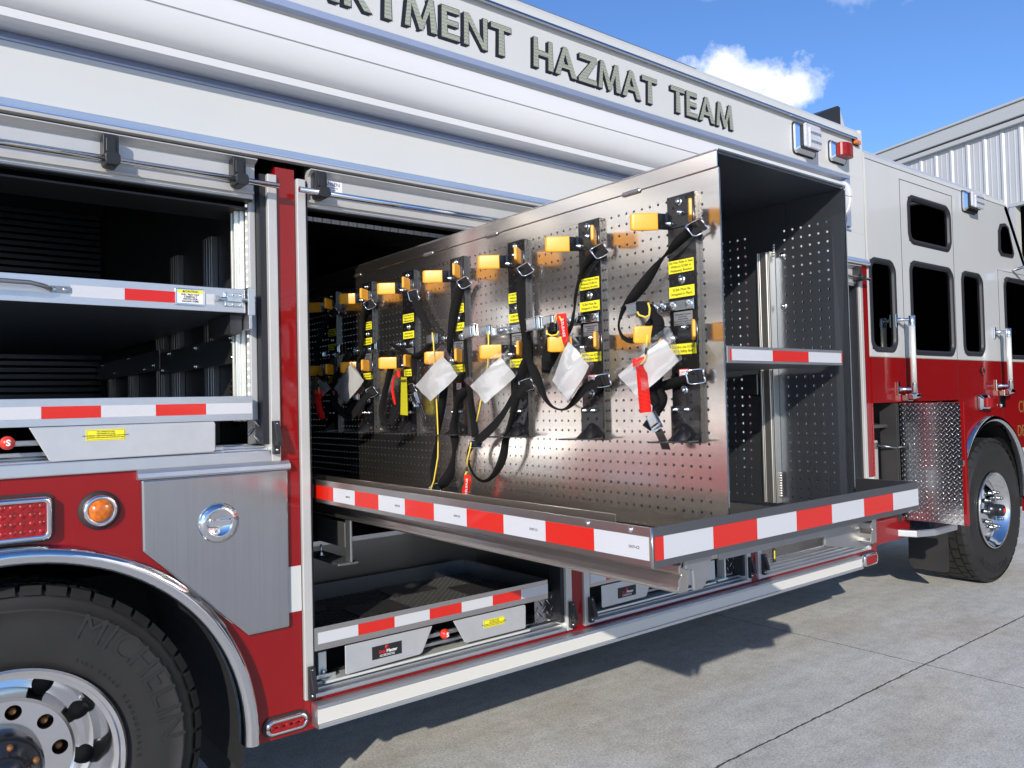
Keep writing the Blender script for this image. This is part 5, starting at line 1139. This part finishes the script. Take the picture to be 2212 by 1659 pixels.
# ================================================================== bags, tags and packets hanging from the brackets
def cordline(name, parent, c, X, *pts, r=.0022, m='cord'):
    a = MB(m); a.tube([Q(c, x, y, X) for x, y in pts], r, 8); return a.build(name, parent)
def bag(label, c, L, Tp, R, Bt, pap, X=XL-.075, cordpts=None, cc=None):
    """plastic sleeve given by its seen corners; pap: paper corners"""
    cen = Q(c, sum(q[0] for q in (L, Tp, R, Bt))/4, sum(q[1] for q in (L, Tp, R, Bt))/4, X)
    t = thing('document_bag', cen, label, 'document bag', 'clear bags of white paper hung on the brackets')
    def sheet(m, nm, co, x0, thick, bulge, n_=10):
        a = MB(m); co = [Q(c, x, y, x0) for x, y in co]; rows = []
        for i in range(n_+1):
            row = []
            for j in range(n_+1):
                u_, v_ = i/n_, j/n_; p = co[0]*(1-u_)*(1-v_)+co[1]*u_*(1-v_)+co[2]*u_*v_+co[3]*(1-u_)*v_
                p = p+Vector((-bulge*math.sin(math.pi*u_)*math.sin(math.pi*v_)-.0028*math.sin(5*u_+3.2*v_+cen.y*20)-.0018*math.sin(3*u_-9*v_+cen.y*31), 0, 0)); row.append(a.bm.verts.new(p))
            rows.append(row)
        for i in range(n_):
            for j in range(n_): a.f([rows[i][j], rows[i+1][j], rows[i+1][j+1], rows[i][j+1]], True)
        o = a.build(nm, t); return o
    sheet('paper', 'paper', pap, X-.001, .001, .003)
    sheet('clear_bag', 'plastic_sleeve', (L, Tp, R, Bt), X-.010, .001, .006)
    a = MB('clear_bag'); p0, p1 = Q(c, *Tp, X-.016), Q(c, *R, X-.016); p2, p3 = Q(c, *L, X-.016), Q(c, *Bt, X-.016)
    a.quad(p0, p1, p1+(p3-p1)*.09, p0+(p2-p0)*.09); a.build('zip_seal', t)
    if cordpts: cordline('hanging_cord', t, cc or c, X+.01, *cordpts)
    return t
bag('widest clear bag of white paper, partly behind the red ribbon nearest the cabinet front', 'B', (165, 628), (830, 120), (1000, 512), (484, 965), [(235, 700), (770, 280), (962, 530), (492, 958)])
bag('clear bag of cream paper hanging below the white-printed red ribbon', 'D', (527, 805), (795, 255), (1065, 632), (778, 1078), [(560, 825), (775, 372), (1000, 652), (772, 1065)])
bag('clear bag of white paper above the red tag that hangs down to the tray', 'F', (615, 268), (1080, -105), (1215, 195), (866, 527), [(688, 330), (1020, 20), (1190, 225), (868, 522)], cordpts=[(890, -260), (895, -150), (888, -40), (890, 90), (850, 250), (815, 470), (790, 600), (765, 720)])
bag('crinkled clear bag of white paper crossed by a long black strap', 'F', (32, 280), (395, -130), (582, 180), (267, 507), [(85, 328), (400, 5), (555, 215), (268, 500)], cordpts=[(282, -250), (296, -130), (300, -40), (312, 300), (325, 450), (334, 600), (346, 900), (344, 1100), (300, 1360), (262, 1470), (240, 1515)])
bag('clear bag of cream paper hanging in a V of black straps in the shade', 'H', (465, 625), (770, 185), (1035, 500), (690, 905), [(468, 620), (768, 215), (960, 490), (680, 872)], X=XL-.06)
bag('dim clear bag of paper closest to the door pillar, behind the dark red ribbon', 'H', (95, 380), (275, 235), (442, 590), (115, 930), [(100, 500), (200, 420), (430, 615), (118, 912)], X=XL-.06)
# slim yellow packet
t = thing('instruction_packet', Q('H', 1610, 680, XL-.05), 'slim clear packet holding a narrow yellow instruction strip', 'packet')
a = MB('clear_bag'); co = [Q('H', x, y, XL-.055) for x, y in ((1532, 290), (1672, 300), (1692, 1082), (1537, 1062))]; a.quad(*co); a.build('plastic_sleeve', t)
a = MB('label_yellow'); co = [Q('H', x, y, XL-.052) for x, y in ((1572, 435), (1662, 440), (1682, 1060), (1562, 1050))]; a.prism(co, (.0008, 0, 0)); ys_ = a.build('yellow_strip', t)
text(None, 'WARNING', .015, Q('H', 1618, 500, XL-.0530), -Y_, Z_, 'ink', ys_, 'strip_text', depth=.0004, xs=.55)
# red ribbons
def ribbon(label, paths, X, cords=(), txt=None, blk=None):
    p0 = Q(paths[0][0], paths[0][1], paths[0][2], X)
    t = thing('pull_ribbon', p0, label, 'ribbon', 'red webbing ribbons hung on yellow cord')
    a = MB('red_web')
    P3 = [Q(c, x, y, X) for c, x, y, w_ in paths]; rp = []
    for i, (c, x, y, w_) in enumerate(paths):
        tt = (P3[min(i+1, len(P3)-1)]-P3[max(i-1, 0)]).normalized(); dist = (P3[i]-CP).dot(fwd); wm = w_*CR[c][2]*dist/F_PX
        rp.append((P3[i], tt.cross((P3[i]-CP).normalized()).normalized()*wm))
    a.ribbon(rp, None, .0016)
    rb = a.build('webbing', t)
    a = MB('red_web'); q0, w0_ = rp[0]; a.prism([q0+w0_*.52, q0-w0_*.52, q0-w0_*.52-Z_*.018, q0+w0_*.52-Z_*.018], (-.0035, 0, 0)); a.build('folded_hem', t)
    for c, pts in cords: cordline('cord', t, c, X-.006, *pts)
    if blk: c, pts = blk; cordline('whipping', t, c, X-.006, *pts, r=.0027, m='rubber')
    if txt:
        s_, c, x, y, sz, rot = txt; C_ = Q(c, x, y, X-.006); ru = (-Y_*math.cos(rot)+Z_*math.sin(rot)); up = (Y_*math.sin(rot)+Z_*math.cos(rot))
        text(None, s_, sz, C_, ru, up, 'sticker_white', rb, 'ribbon_text', depth=.0006)
    return t
ribbon('plain bright red ribbon hanging over the bag nearest the cabinet front', [('B', 497, 500, 132), ('B', 520, 620, 124), ('B', 545, 880, 132), ('B', 570, 1138, 138)], XL-.085, cords=[('A', ((620, 1450), (640, 1520), (635, 1600), (590, 1625), (510, 1600), (490, 1560))), ('B', ((590, 230), (582, 300), (575, 375))), ('B', ((570, 465), (560, 520), (530, 555), (507, 577)))], blk=('B', ((576, 385), (570, 462))))
ribbon('red ribbon printed in white, tied beside the silver cam buckle of the second bracket', [('D', 690, 45, 98), ('D', 700, 160, 98), ('D', 722, 300, 84), ('D', 735, 400, 60)], XL-.07, cords=[('D', ((600, 150), (615, 70), (640, 55), (665, 90), (683, 130))), ('D', ((510, 240), (520, 280), (570, 302), (630, 290), (652, 250)))], txt=('RELEASE', 'D', 702, 210, .013, math.radians(-82)))
ribbon('lowest red printed ribbon, its tip touching the tray beside the deep strap loop', [('F', 672, 1300, 60), ('F', 668, 1380, 76), ('F', 645, 1480, 78), ('F', 640, 1580, 66)], XL-.06, cords=[('F', ((705, 945), (690, 1030), (668, 1110), (660, 1205))), ('F', ((660, 1262), (640, 1300), (640, 1345), (658, 1358)))], txt=('RELEASE', 'F', 655, 1430, .014, math.radians(82)), blk=('F', ((661, 1208), (661, 1260))))
ribbon('thin red ribbon seen edge-on beside the slim yellow packet', [('H', 1540, 340, 34), ('H', 1455, 460, 34), ('H', 1432, 620, 40), ('H', 1455, 780, 46), ('H', 1480, 885, 24)], XL-.055)
ribbon('darker red ribbon in the shade right beside the door pillar', [('H', 230, 645, 100), ('H', 222, 800, 100), ('H', 240, 950, 104), ('H', 290, 1115, 96)], XL-.085, cords=[('H', ((222, 480), (224, 540))), ('H', ((226, 600), (232, 660), (232, 700)))], blk=('H', ((224, 545), (226, 598))))
t = ribbon('red ribbon lying on the tray matting at the foot of the long yellow cord', [('F', 60, 1492, 10), ('F', 215, 1494, 20)], XL-.17)
